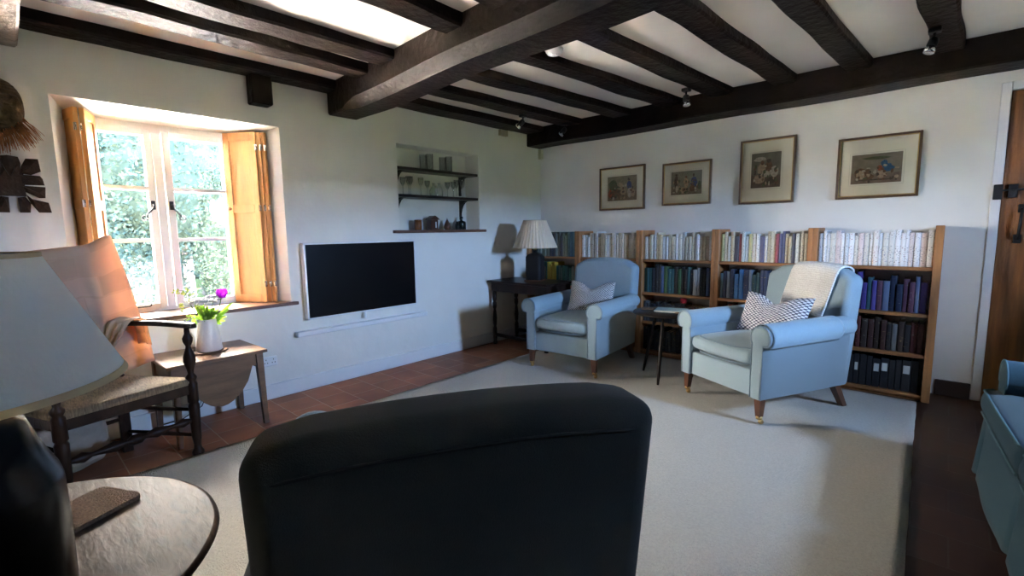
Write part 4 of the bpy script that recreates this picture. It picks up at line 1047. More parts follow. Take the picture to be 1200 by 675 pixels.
grid(bm, shf, 72, 1, closed_u=True, smooth=False); o = obj('lamp_shade', bm, shadepink, la, mods='keep')
bm = nb(); 
for r_, z in ((.122, .645), (.238, .355)): tube(bm, [(r_ * math.cos(2 * PI * i / 40), r_ * math.sin(2 * PI * i / 40), z) for i in range(40)], .003, 6, closed=True)
for i in range(3): a = i * 2.09; tube(bm, [(0, 0, .52), (.12 * math.cos(a), .12 * math.sin(a), .64)], .002, 5)
obj('shade_ring', bm, shadetrim, o)

# ------------------------------------------------------------------ sewing table + vase
# corners of the top in plan: front left / front right / back right / back left
st = thing('sewing_table', 'brown wooden work table with curved apron under the window', 'table', (-3.50, .87, 0), math.radians(2))
bm = nb(); box(bm, -.235, .235, -.28, .28, .483, .503, .004, 2); obj('tabletop', bm, midwood, st)
for sx in (-1, 1):
    for sy in (-1, 1):
        bm = nb(); b = bmesh.new(); x, y = sx * .195, sy * .235
        A = [b.verts.new((x + a * .021, y + c * .021, .482)) for a, c in ((-1, -1), (1, -1), (1, 1), (-1, 1))]
        B = [b.verts.new((x + sx * .018 + a * .014, y + sy * .01 + c * .014, 0)) for a, c in ((-1, -1), (1, -1), (1, 1), (-1, 1))]
        b.faces.new(A); b.faces.new(B[::-1])
        for i in range(4): b.faces.new((A[i], B[i], B[(i + 1) % 4], A[(i + 1) % 4]))
        join(bm, b); obj('leg', bm, midwood, st)
for sx in (-1, 1):   # deep curved aprons on the long sides
    out = [(-.215, .482), (.215, .482), (.215, .40)]
    for i in range(13):
        a = i / 12; x = .19 - .38 * a
        drop = .20 * math.sin(PI * a) ** .75
        out.append((x, .385 - drop + (.02 if i in (0, 12) else 0)))
    out.append((-.215, .40))
    bm = nb(); prism(bm, out, .014, Matrix.Translation((sx * .2 + (.007 if sx > 0 else .007), 0, 0)) @ Matrix.Rotation(PI / 2, 4, 'Z'), bev=.002, seg=1)
    obj('curved_apron', bm, midwood, st)
for sy in (-1, 1):
    bm = nb(); box(bm, -.18, .18, sy * .235 - .008, sy * .235 + .008, .38, .482, .002, 1); obj('end_apron', bm, midwood, st)
bm = nb(); lathe(bm, [(0, 0), (.10, 0), (.104, .004), (.10, .009), (0, .009)], None, 40)
tag(obj('trivet', bm, mat('dark_cane_mat', (.10, .05, .025), .6, 30, .5), None, (-3.505, .885, .504)), 'round brown mat under the white jug on the sewing table', 'mat')
vs = thing('flower_jug', 'white tapered ceramic jug of flowers on the sewing table', 'vase', (-3.505, .885, .5135))
bm = nb(); lathe(bm, [(0, 0), (.070, 0), (.075, .006), (.066, .10), (.053, .19), (.051, .205), (.047, .205), (.049, .19), (.062, .10), (.068, .012), (0, .01)], None, 32, cap=False); obj('jug_body', bm, ceramic, vs)
# flowers, each stem its own thing would be lost in the bunch: a bouquet with flowers
def stemf(bm, pts, r=.0025): tube(bm, pts, r, 5)
random.seed(21)
base = Vector((0, 0, .17))
def arc(p, q, k=.0): return [p.lerp(q, t) + Vector((0, 0, k * math.sin(PI * t))) for t in (0, .25, .5, .75, 1)]
fl = []
CAM2D = Vector((3.5, -.9, 0)).normalized(); RT = Vector((.25, .97, 0))   # RT: to the right in the photograph
def place(r, h, f=0): return RT * r + CAM2D * f + Vector((0, 0, h))
# peony
def blossom(name, label, c, R, m, nlay, stem_from=True):
    t_ = thing(name, label, 'flower', vs.location)
    bm = nb()
    for L2 in range(nlay):
        rr = R * (1 - L2 / (nlay + .5)); npet = 7
        for i in range(npet):
            a = 2 * PI * (i + .5 * (L2 % 2)) / npet + random.uniform(-.2, .2); el = .25 + 1.1 * L2 / nlay
            d = Vector((math.cos(a) * math.cos(el), math.sin(a) * math.cos(el), math.sin(el))); s2 = Vector((-math.sin(a), math.cos(a), 0)); n2 = d.cross(s2)
            def pf(u, v): 
                w = rr * .62 * math.sin(PI * min(.97, .12 + v * .8)) ** .7
                return Vector(c) + d * (rr * v) + s2 * ((u - .5) * 2 * w * .7) - n2 * (rr * .35 * (v * v) - .25 * rr * abs(u - .5) * 2)
            grid(bm, pf, 4, 4)
    obj('bloom', bm, m, t_, mods='keep')
    bm = nb(); stemf(bm, arc(Vector((c[0] * .1, c[1] * .1, .02)), Vector(c), .0)); obj('stem', bm, greenstem, t_)
    return t_
blossom('peony_flower', 'large white peony in the middle of the jug', place(-.01, .315, .03), .075, petalw, 5)
blossom('peony_flower', 'smaller white peony behind the large one in the jug', place(.045, .335, -.03), .055, petalw, 5)
blossom('peony_flower', 'white peony at the left of the jug beside the green sprig', place(-.045, .325, -.03), .05, petalw, 5)
# tulip
t_ = thing('tulip_flower', 'purple tulip leaning right in the jug', 'flower', vs.location)
bm = nb(); c = place(.095, .355, .0)
for i in range(6):
    a = 2 * PI * i / 6; d = Vector((math.cos(a), math.sin(a), 0)); s2 = Vector((-math.sin(a), math.cos(a), 0))
    def pf(u, v):
        r_ = .030 * math.sin(PI * (.08 + .70 * v)) ** .8 + .006 * v; w = .023 * math.sin(PI * min(.96, .2 + .75 * v)) ** .8
        return c + d * (r_ * (1 - .25 * (2 * u - 1) ** 2)) + s2 * ((2 * u - 1) * w) + Vector((0, 0, .058 * v - .02))
    grid(bm, pf, 4, 6)
obj('bloom', bm, petalt, t_, mods='keep')
bm = nb(); stemf(bm, arc(Vector((.01, .01, .02)), c, .01), .003); obj('stem', bm, greenstem, t_)
# lime sprig
t_ = thing('alchemilla_sprig', 'tall lime green sprig leaning left in the jug', 'flower', vs.location)
bm = nb(); tip = place(-.11, .40, 0); pts = arc(Vector((0, 0, .02)), tip, .02); stemf(bm, pts, .0025)
ends = []
for k2 in range(9):
    p = Vector(pts[2]).lerp(pts[4], k2 / 8); e = p + RT * random.uniform(-.07, .03) + CAM2D * random.uniform(-.03, .03) + Vector((0, 0, random.uniform(.0, .04))); stemf(bm, [p, e], .0012); ends.append(e)
obj('stem', bm, greenstem, t_)
bm = nb()
for e in ends:
    for q in range(7): 
        b = bmesh.new(); bmesh.ops.create_icosphere(b, subdivisions=1, radius=random.uniform(.004, .008)); join(bm, b, Matrix.Translation(e + Vector((random.gauss(0, .009), random.gauss(0, .009), random.gauss(0, .007)))))
obj('flowerheads', bm, limeflower, t_)['kind'] = 'stuff'
t_ = thing('lilac_sprig', 'drooping lilac sprig at the left rim of the jug', 'flower', vs.location)
bm = nb(); pts = [Vector((0, 0, .1)), place(-.045, .215, .02), place(-.10, .225, .03), place(-.15, .19, .03)]; stemf(bm, pts, .002); obj('stem', bm, greenstem, t_)
bm = nb()
for i in range(30):
    p = pts[1].lerp(pts[3], random.random()); b = bmesh.new(); bmesh.ops.create_icosphere(b, subdivisions=1, radius=.005); join(bm, b, Matrix.Translation(p + Vector([random.gauss(0, .009) for _ in range(3)])))
obj('florets', bm, lilacp, t_)
# foliage
fo = thing('foliage_bunch', 'fresh green leaves filling the neck of the jug', 'foliage', vs.location); fo['kind'] = 'stuff'
bm = nb()
def leaf(bm, p, q, w, droop=.0):
    p = Vector(p); q = Vector(q); d = q - p; s2 = d.cross(CAM2D + Vector((random.uniform(-.8, .8), random.uniform(-.8, .8), 0))).normalized()
    def lf(u, v): return p + d * v + s2 * ((2 * u - 1) * w * math.sin(PI * min(.98, .05 + .93 * v)) ** .8) + Vector((0, 0, -droop * v * v + .25 * w * abs(2 * u - 1)))
    grid(bm, lf, 2, 6)
for i in range(75):
    a = random.uniform(-1, 1); r_ = a * random.uniform(.03, .10); f_ = random.uniform(-.05, .06)
    p = place(r_ * .3, .20 + random.uniform(-.01, .04), f_ * .3); q = place(r_, .20 + random.uniform(-.005, .11), f_); leaf(bm, p, q, random.uniform(.006, .016), random.uniform(0, .03))
for (r_, h_) in ((.13, .27), (.15, .31), (.11, .22), (-.06, .33), (-.09, .25), (-.075, .19), (.08, .17), (.10, .19), (-.11, .22)):
    leaf(bm, place(r_ * .3, .19), place(r_, h_, .02), .012, .01)
obj('leaves', bm, leaft, fo, mods='keep')

# ------------------------------------------------------------------ rush-seat armchair with dust sheet
FR, BRr, FL_, BLl = Vector((-3.10, .68, 0)), Vector((-3.487, .417, 0)), Vector((-2.94, .12, 0)), Vector((-3.34, -.04, 0))
rc = thing('rush_seat_armchair', 'dark turned oak armchair with a woven rush seat near the window', 'chair', (-3.22, .30, 0))
O = Vector((-3.22, .30, 0))
def P3(v, z): w = Vector(v) - O; w.z = z; return w
POST = [(.020, 0), (.030, .012), (.031, .035), (.020, .06), (.018, .09), (.024, .15), (.027, .30), (.028, .40), (.022, .42), (.028, .43), (.028, .57), (.020, .59), (.028, .61), (.028, .625), (.014, .65), (.018, .68), (.031, .745), (.030, .78), (.015, .84), (.012, .86), (.024, .895), (.026, .92), (.014, .955), (.013, 1)]
for q in (FR, FL_):
    bm = nb(); turned(bm, P3(q, .016 if q is FL_ else 0), P3(q, .745), POST, 16); obj('front_post', bm, darkwood, rc)
bd = (BRr - FR).normalized()
for q, q2 in ((BRr, BRr + Vector((-.07, -.03, 0))), (BLl, BLl + Vector((-.07, -.03, 0)))):
    bm = nb(); bar(bm, P3(q, 0), P3(q, .46), .05, .05, .004); bar(bm, P3(q, .45), P3(q2, 1.19), .036, .036, .004); obj('back_post', bm, darkwood, rc)
ST = [(.010, 0), (.012, .04), (.026, .12), (.011, .18), (.013, .22), (.028, .34), (.011, .43), (.026, .47), (.026, .53), (.011, .57), (.028, .66), (.013, .78), (.011, .82), (.026, .88), (.012, .96), (.010, 1)]
bm = nb(); turned(bm, P3(FR, .215), P3(FL_, .215), ST, 14); obj('stretcher', bm, darkwood, rc)
for a, b_ in ((FR, BRr), (FL_, BLl)):
    for z in (.12, .27):
        bm = nb(); turned(bm, P3(a, z), P3(b_, z), [(.009, 0), (.013, .5), (.009, 1)], 10); obj('stretcher', bm, darkwood, rc)
bm = nb(); turned(bm, P3(BRr, .2), P3(BLl, .2), [(.010, 0), (.014, .5), (.010, 1)], 10); obj('stretcher', bm, darkwood, rc)
bm = nb()
for a, b_ in ((FR, FL_), (FR, BRr), (FL_, BLl), (BRr, BLl)): bar(bm, P3(a, .395), P3(b_, .395), .022, .055, .004)
obj('seat_rail', bm, darkwood, rc)
bm = nb()
c4 = [P3(FR, 0), P3(FL_, 0), P3(BLl, 0), P3(BRr, 0)]; cen = sum(c4, Vector()) / 4
def seatf(u, v):
    a = c4[0].lerp(c4[1], u); b_ = c4[3].lerp(c4[2], u); p = a.lerp(b_, v); p = cen + (p - cen) * 1.05
    m2 = max(abs(2 * u - 1), abs(2 * v - 1)); rid = .0035 * math.sin(m2 * 60)
    return Vector((p.x, p.y, .455 - .012 * (1 - m2) + rid - (.02 if m2 > .985 else 0)))
grid(bm, seatf, 60, 60)
def seatb(u, v): p = seatf(u, v); p.z = .422; return p
grid(bm, seatb, 4, 4)
for (e0, e1) in (((0, 0), (1, 0)), ((1, 0), (1, 1)), ((1, 1), (0, 1)), ((0, 1), (0, 0))):
    def side(u, v): 
        uu = e0[0] + (e1[0] - e0[0]) * u; vv_ = e0[1] + (e1[1] - e0[1]) * u; p = seatf(uu, vv_); p.z = .437 - .016 * v * 1.0; return p
    grid(bm, side, 20, 1)
obj('rush_seat', bm, rush, rc)
for f_, b_ in ((FR, BRr), (FL_, BLl)):
    bm = nb(); e = Vector(b_) + Vector((-.03, -.015, 0)); fo_ = f_ + (f_ - e).normalized() * .05
    n = 10; rr = []
    b = bmesh.new(); d_ = (e - fo_).normalized(); s_ = Vector((-d_.y, d_.x, 0)); prev = None
    for i in range(n + 1):
        t = i / n; p = P3(fo_.lerp(e, t), .752 + .012 * math.sin(PI * t)); w = .030 * (1 - .35 * t) * (1 if 0 < i else .55)
        ring = [b.verts.new(p + s_ * a * w + Vector((0, 0, h))) for a, h in ((-1, 0), (-.8, .018), (.8, .018), (1, 0), (.8, -.008), (-.8, -.008))]
        if prev:
            for k2 in range(6): b.faces.new((prev[k2], prev[(k2 + 1) % 6], ring[(k2 + 1) % 6], ring[k2]))
        else: b.faces.new(ring[::-1])
        prev = ring
    b.faces.new(prev); join(bm, b); obj('armrest', bm, darkwood, rc)
# ladder slats (under the sheet)
for z in (.62, .80, .98, 1.14):
    k2 = (z - .45) / .74; a = BRr + Vector((-.07, -.03, 0)) * k2; b_ = BLl + Vector((-.07, -.03, 0)) * k2
    bm = nb(); bar(bm, P3(a, z), P3(b_, z), .012, .07, .003, up=(0, 0, 1)); obj('back_slat', bm, darkwood, rc)
# dust sheet
bm = nb()
tR = BRr + Vector((-.06, -.02, 0)); tL = BLl + Vector((-.09, -.10, 0)); ax = (tL - tR); axn = ax.normalized(); fw = Vector((axn.y, -axn.x, 0)); 
if fw.dot(Vector((1, .3, 0))) < 0: fw = -fw
def sheet(u, v):
    """u: from the right post (0) to the left (1), v: 0 bottom front .. .5 top .. 1 bottom back"""
    a = 2 * abs(v - .46) / (.92 if v < .46 else 1.08)
    front = v < .46
    h = (.46 - v) / .46 if front else (v - .46) / .54
    w = ax.length
    over = -.03 + (w + .14) * u
    z = 1.232 - .02 * math.sin(PI * u) - .035 * u - (h * (.72 if front else .78)) 
    sp = .035 * (1 - math.exp(-h * 6)) + (.02 + .10 * h) * (1 if front else .35)
    sp2 = sp if front else -sp * 1.3
    flare = (.02 + .10 * h * (1.0 if u < .5 else .4)) * (1 - 2 * u) * (-1) * 1.0
    p = tR + axn * (over + flare * 1.2) + fw * (sp2 + .012 * math.sin(u * 17 + h * 3) * h + .022 * nz(u * 4, v * 5, 3) * min(1, h * 3) + .05 * (1 - h) - .05)
    z += .012 * nz(u * 5, v * 3, 9) + .035 * math.exp(-((u - .03) / .10) ** 2) * (1 - h)
    p += fw * (.030 * math.exp(-((u - .42 - .1 * h) / .05) ** 2) * h + .022 * math.exp(-((u - .2 + .08 * h) / .04) ** 2) * h + .012 * nz(u * 9, v * 9, 1) * h)
    if front and h > .8: z += .0
    return Vector((p.x, p.y, z))
grid(bm, sheet, 50, 70, uv=True)
o = obj('dust_sheet', bm, clothm, None, mods='keep')
md = o.modifiers.new('s', 'SOLIDIFY'); md.thickness = .002
tag(o, 'cream cloth sheet draped over the back of the rush-seat chair', 'cloth')
# gathered end of the cloth slung over the rear of the arm
bm = nb()
aa = (BRr + Vector((-.03, -.015, 0)) - FR); La = aa.length; aa.normalize(); ss = Vector((.55, -.83, 0))
def tail(u, v):
    """v 0 = hem at the window side, .35 = over the arm, 1 = hem on the seat"""
    tt = .60 + .42 * u
    if v < .3: h = (.3 - v) / .3; zz = .785 - .16 * h * (1 - .3 * u); off = -.045 - .02 * h
    elif v < .42: h = 0; w_ = (v - .3) / .12; zz = .785 + .012 * math.sin(PI * w_); off = -.045 + .10 * w_
    else: h = (v - .42) / .58; zz = .785 - .31 * h; off = .055 + .05 * h
    tt += (.30 * h * (1 - u)) if v > .42 else 0
    p = FR + aa * (tt * La + (.05 * h * (1 - u) if v > .42 else 0)) + ss * (off + .014 * math.sin(u * 24) * (.25 + h))
    return Vector((p.x, p.y, zz + .006 * math.sin(u * 15)))
grid(bm, tail, 40, 34, uv=True); o = obj('cloth_strip', bm, clothm, None, mods='keep'); md = o.modifiers.new('s', 'SOLIDIFY'); md.thickness = .002
tag(o, 'gathered end of cream cloth slung over the arm of the rush-seat chair', 'cloth')
# canvas bag under the chair
bm = nb(); b = bmesh.new(); bmesh.ops.create_icosphere(b, subdivisions=5, radius=1)
for v in b.verts:
    d_ = v.co.copy(); r_ = 1 + .10 * nz(d_.x, d_.y, d_.z, 2.2) + .05 * abs(nz(d_.x + 4, d_.y, d_.z, 5))
    v.co = Vector((math.copysign(abs(d_.x) ** .75, d_.x) * .19 * r_, math.copysign(abs(d_.y) ** .75, d_.y) * .20 * r_, max(0.0, .16 + math.copysign(abs(d_.z) ** .8, d_.z) * .155 * r_)))
for f in b.faces: f.smooth = True
join(bm, b); tag(obj('canvas_bag', bm, bagm, None, (-3.43, .13, .001), mods='keep'), 'crumpled grey-cream cloth bag on the floor beneath the rush-seat chair', 'bag')

# ------------------------------------------------------------------ wall carvings left of the window
MX = WX + .05
t = thing('carved_mask', 'dark carved wooden face mask with a raffia beard on the wall', 'mask', (MX, .075, 1.785))
bm = nb()
def maskf(u, v):
    a, c = 2 * u - 1, 2 * v - 1
    w = .105 * (1 - .35 * max(0, -c) ** 2) * math.sqrt(max(0, 1 - abs(c) ** 2.6))
    y = a * w; z = .15 + c * .155
    dome = math.sqrt(max(0, 1 - a * a * .98)) * math.sqrt(max(0, 1 - abs(c) ** 3))
    x = .004 + .06 * dome
    x += .045 * math.exp(-(y / .014) ** 2) * sm((c + .38) / .08) * sm((.42 - c) / .5)   # nose
    x -= .030 * math.exp(-((abs(y) - .042) / .024) ** 2 - ((c - .14) / .10) ** 2); x += .020 * math.exp(-((abs(y) - .042) / .016) ** 2 - ((c - .12) / .035) ** 2)                 # eye sockets
    x += .022 * math.exp(-((c - .34) / .06) ** 2) * (1 if abs(a) < .85 else 0)                     # brow
    x += .022 * math.exp(-(y / .035) ** 2 - ((abs(c + .58) - .06) / .035) ** 2)                                # lips
    x += .004 * math.sin(c * 60) * (1 if c > .5 else 0)
    return Vector((x, y, z))
grid(bm, maskf, 60, 80); obj('mask_face', bm, maskwood, t, mods='keep')
bm = nb(); rr = random.Random(5)
for i in range(230):
    a = rr.uniform(-1, 1); p = Vector((.012 + rr.uniform(0, .04), a * .098, .11 - .075 * math.sqrt(max(0, 1 - a * a)) + rr.uniform(-.01, .02)))
    L2 = rr.uniform(.09, .13); q = p + Vector((.004 + rr.uniform(-.01, .02), a * .065 + rr.uniform(-.012, .012), -L2 * (1 - .25 * abs(a))))
    tube(bm, [p, (p + q) / 2 + Vector((.01, 0, .004)), q], [.0022, .0018, .0010], 4)
fr = obj('raffia_beard', bm, raffia, t); fr['kind'] = 'stuff'
t = tag(bpy.data.objects.new('leaf_carving', None), 'dark carved wooden panel of folded leaf shapes below the mask', 'wall carving'); COL.objects.link(t); t.location = (MX, .094, 1.38)
bm = nb()
LEAVES = [[(50,110),(150,120),(165,170),(150,300),(60,300)], [(165,200),(215,130),(330,128),(343,235),(250,270),(150,260)], [(140,270),(330,275),(350,300),(362,355),(150,358)],
          [(150,365),(368,372),(355,468),(300,470),(180,420)], [(180,440),(230,480),(380,510),(398,598),(280,598),(215,520)], [(100,470),(170,460),(215,520),(200,600),(105,600)]]
cz_ = .16
for sy in (-1, 1):
    for L3 in LEAVES:
        P2 = [((X_ - 60) / 7.5 * .00315 * sy, (360 - Y_) / 7.5 * .0046 + cz_) for X_, Y_ in L3]; n = len(P2)
        cyy = sum(p[0] for p in P2) / n; czz = sum(p[1] for p in P2) / n
        fr0 = bm.verts.new((.045, cyy * .75, cz_ + (czz - cz_) * .75)); fr1 = bm.verts.new((.032, cyy * 1.15, cz_ + (czz - cz_) * 1.15))
        lo = [bm.verts.new((0, *p)) for p in P2]; hi = [bm.verts.new((.016, *p)) for p in P2]
        rc_ = [min((fr0, fr1), key=lambda q_: (q_.co.y - p[0]) ** 2 + (q_.co.z - p[1]) ** 2) for p in P2]
        for i in range(n):
            k2 = (i + 1) % n
            bm.faces.new((lo[i], lo[k2], hi[k2], hi[i]))
            if rc_[i] is rc_[k2]: bm.faces.new((hi[i], hi[k2], rc_[i]))
            else: bm.faces.new((hi[i], hi[k2], rc_[k2], rc_[i]))
        bm.faces.new(lo)
box(bm, 0, .02, -.05, .05, cz_ - .06, cz_ + .06)
obj('folded_leaves', bm, carvwood, t)

# ------------------------------------------------------------------ foreground round table and lamp
TX, TY, TZ = -1.432, -.101, .55
t = thing('round_table', 'round worn wooden table in the near left corner', 'table', (TX, TY, 0))
bm = nb()
prof = [(0, TZ - .035), (.40, TZ - .034), (.425, TZ - .026), (.437, TZ - .012), (.434, TZ - .003), (.425, TZ)]
lathe(bm, prof, None, 96)
def topd(u, v):
    r_ = .4255 * v; a = 2 * PI * u; x, y = r_ * math.cos(a), r_ * math.sin(a)
    return (x, y, TZ + .0018 * nz(x, y * 2, 0, 14) * (1 if v < .98 else 0))
grid(bm, topd, 96, 26, closed_u=True)
for v in bm.verts:
    r_ = math.hypot(v.co.x, v.co.y)
    if r_ > .3: a = math.atan2(v.co.y, v.co.x); k2 = 1 + .006 * nz(math.cos(a) * 3, math.sin(a) * 3, 1) ; v.co.x *= k2; v.co.y *= k2
obj('tabletop', bm, elm, t)
bm = nb(); turned(bm, (0, 0, .06), (0, 0, TZ - .035), [(.04, 0), (.055, .1), (.03, .2), (.045, .4), (.06, .55), (.03, .7), (.04, .85), (.09, 1)], 20); obj('pedestal', bm, darkwood, t)
for i in range(3):
    a = i * 2.094 + .4; bm = nb(); tube(bm, [(.02 * math.cos(a), .02 * math.sin(a), .14), (.15 * math.cos(a), .15 * math.sin(a), .12), (.27 * math.cos(a), .27 * math.sin(a), .035)], [.03, .026, .018], 10); obj('leg', bm, darkwood, t)
# rug sits under: raise legs slightly handled by height
d_ = 1.10; a0 = math.radians(95.5)
LX, LY = -d_ * math.sin(a0), d_ * math.cos(a0)
la2 = thing('table_lamp', 'large lamp with cream shade and dark pottery base on the round table', 'lamp', (LX, LY, TZ + .002))
bm = nb(); lathe(bm, [(0, 0), (.125, 0), (.14, .01), (.150, .06), (.152, .22), (.150, .30), (.146, .318), (.13, .355), (.112, .41), (.07, .435), (.03, .45), (.026, .475)], None, 48); obj('lamp_base', bm, glaze, la2)
bm = nb(); tube(bm, [(0, 0, .475), (0, 0, .60)], .006, 8); lathe(bm, [(.017, .475), (.02, .485), (.02, .53), (.015, .54)], None, 14); obj('lamp_fitting', bm, brass, la2)
Rs, Rt = .247, .155; zb_, zt_ = 1.022 - TZ, 1.224 - TZ
bm = nb(); grid(bm, lambda u, v: ((Rs + (Rt - Rs) * v) * math.cos(2 * PI * u), (Rs + (Rt - Rs) * v) * math.sin(2 * PI * u), zb_ + (zt_ - zb_) * v), 96, 6, closed_u=True)
sh2 = obj('lamp_shade', bm, shadem, la2, mods='keep'); md = sh2.modifiers.new('s', 'SOLIDIFY'); md.thickness = .002
bm = nb()
for r_, z in ((Rs, zb_), (Rt, zt_)):
    grid(bm, lambda u, v: ((r_ + .0018 - (.012 * v * (.45 if z < .5 else -.0))) * math.cos(2 * PI * u), (r_ + .0018 - (.012 * v * (.45 if z < .5 else 0))) * math.sin(2 * PI * u), z + (.010 * v if z < .5 else -.008 * v + .003)), 96, 1, closed_u=True)
for i in range(3): a = i * 2.09; tube(bm, [(0, 0, .60), (Rt * math.cos(a), Rt * math.sin(a), zt_ - .004)], .002, 5)
obj('shade_trim', bm, shadetrim, sh2, mods='keep')
# cork coaster (large, rectangular)
cps = [(-1.677, .066), (-1.701, .17), (-1.559, .207), (-1.464, .095), (-1.507, .040), (-1.60, .0)]
cc = Vector((-1.585, .105)); ang = math.atan2(.207 - .095, -1.559 + 1.464)
bm = nb(); b = bmesh.new()
# rounded rectangle aligned with the seen edges
e1 = Vector((-1.559 + 1.464, .207 - .095)).normalized(); e2 = Vector((-e1.y, e1.x))
if e2.x > 0: e2 = -e2
o0 = Vector((-1.557, .208)); e1 = Vector((.45, -.89)).normalized(); e2 = Vector((-.89, -.45)).normalized(); w_, h_ = .19, .15
ptsr = []
for (cx_, cy_, st_) in ((w_ - .02, .02, -90), (w_ - .02, h_ - .02, 0), (.02, h_ - .02, 90), (.02, .02, 180)):
    for i in range(6): a = math.radians(st_ + 90 * i / 5); ptsr.append((cx_ + .02 * math.cos(a), cy_ + .02 * math.sin(a)))
A = []; B = []
for (p, q) in ptsr:
    w3 = o0 + e1 * p + e2 * q; A.append(b.verts.new((w3.x, w3.y, TZ + .003))); B.append(b.verts.new((w3.x, w3.y, TZ + .014)))
b.faces.new(A[::-1]); b.faces.new(B); n = len(A)
for i in range(n): b.faces.new((A[i], A[(i + 1) % n], B[(i + 1) % n], B[i]))
join(bm, b); tag(obj('cork_mat', bm, cork), 'thick rounded cork mat on the round foreground table', 'mat')

# ------------------------------------------------------------------ sofa
so = thing('sofa', 'teal blue skirted sofa at the right edge, facing the rug', 'sofa', (.712, 2.484, 0), .08)
def sb(x0, x1, y0, y1, z0, z1, bev, name, m=sofafab, seg=3):
    bm = nb(); box(bm, x0 - .68, x1 - .68, y0 - 2.45, y1 - 2.45, z0, z1, bev, seg); o = obj(name, bm, m, so); 
    for p in o.data.polygons: p.use_smooth = True
    return o
sb(.265, 1.12, 1.66, 3.24, .16, .33, .02, 'seat_base')
sb(.94, 1.17, 1.66, 3.24, .16, .86, .06, 'backrest', seg=4)
for y0, y1 in ((1.52, 1.70), (3.10, 3.26)):
    bm = nb()
    prof = [(y0 + .02, .16), (y1 - .02, .16), (y1 - .02, .50)] + [((y0 + y1) / 2 + .085 * math.cos(a), .525 + .085 * math.sin(a)) for a in [(-.4 + i * (PI + .8) / 12) for i in range(13)]] + [(y0 + .02, .50)]
    b = bmesh.new(); xs_ = [.262, .272, .6, 1.0, 1.1]
    R_ = []
    for x in xs_:
        R_.append([b.verts.new((x - .68, y - 2.45, z)) for y, z in prof])
    for A, B in zip(R_, R_[1:]):
        for i in range(len(A)): f = b.faces.new((A[i], A[(i + 1) % len(A)], B[(i + 1) % len(A)], B[i])); f.smooth = True
    b.faces.new(R_[0]); b.faces.new(R_[-1][::-1]); join(bm, b); am = obj('armrest', bm, sofafab, so)
    bm = nb(); tube(bm, [(.264 - .68, y - 2.45, z) for y, z in prof[1:] + prof[:1]], .005, 6); obj('piping', bm, sofapipe, am)
for (y0, y1) in ((1.70, 2.395), (2.405, 3.10)):
    bm = nb(); b = bmesh.new(); bmesh.ops.create_cube(b, size=1); bmesh.ops.subdivide_edges(b, edges=b.edges[:], cuts=9, use_grid_fill=True)
    for v in b.verts:
        x, y, z = v.co * 2
        # T-shaped front that laps in front of the arm
        yy = (y0 + y1) / 2 + (y1 - y0) / 2 * y + (0 if abs(y) < .9 else 0)
        xx = .58 + .37 * x
        if y1 > 3 and y > .7 and x < -.75: yy += .13
        if y0 < 1.8 and y < -.7 and x < -.75: yy -= .13
        v.co = Vector((xx - .68 - .015 * (1 - z * z), yy - 2.45, .395 + .075 * z * (1 - .25 * max(abs(x), abs(y)) ** 6) + .012 * (1 - x * x) * (1 - y * y) * (z > 0)))
    for f in b.faces: f.smooth = True
    join(bm, b); cu = subsurf(obj('seat_cushion', bm, sofafab, so, mods='keep'), 1)
    bm = nb()
    for zz in (.452, .342):
        ya, yb_ = (y0 - (.13 if y0 < 1.8 else 0), y1 + (.13 if y1 > 3 else 0))
        tube(bm, [(.24 - .68, yb_ - .02 - 2.45, zz), (.205 - .68, yb_ - .05 - 2.45, zz), (.203 - .68, (ya + yb_) / 2 - 2.45, zz), (.205 - .68, ya + .03 - 2.45, zz)], .006, 6)
    obj('piping', bm, sofapipe, cu)
for (y0, y1) in ((1.70, 2.395), (2.405, 3.10)): sb(.80, .97, y0, y1, .44, .80, .06, 'back_cushion', seg=4)
# flared skirt with inverted pleats
bm = nb()
path = []
for i in range(61): path.append((.235, 3.27 - 1.76 * i / 60, -1, 0))
path = [(1.12 - (1.12 - .25) * i / 14, 3.27, 0, 1) for i in range(14)] + path + [(.25 + (1.12 - .25) * i / 14, 1.50, 0, -1) for i in range(1, 15)]
def skf(u, v):
    k2 = u * (len(path) - 1); i = min(int(k2), len(path) - 2); f_ = k2 - i
    p = [path[i][j] + (path[i + 1][j] - path[i][j]) * f_ for j in range(4)]
    fl_ = .006 + .030 * v + .006 * v * math.sin(p[1] * 9 + p[0] * 6); pl = .0
    for c_ in (2.46, 3.20, 1.56):
        if abs(p[0] - .235) < .02: pl += -.03 * math.exp(-((p[1] - c_) / .02) ** 2) * v
    return Vector((p[0] + p[2] * (fl_ + pl) - .68, p[1] + p[3] * (fl_ * .6) - 2.45, .30 - .292 * v))
grid(bm, skf, 320, 8); sk_ = obj('skirt', bm, sofafab, so, mods='keep'); md = sk_.modifiers.new('s', 'SOLIDIFY'); md.thickness = .003

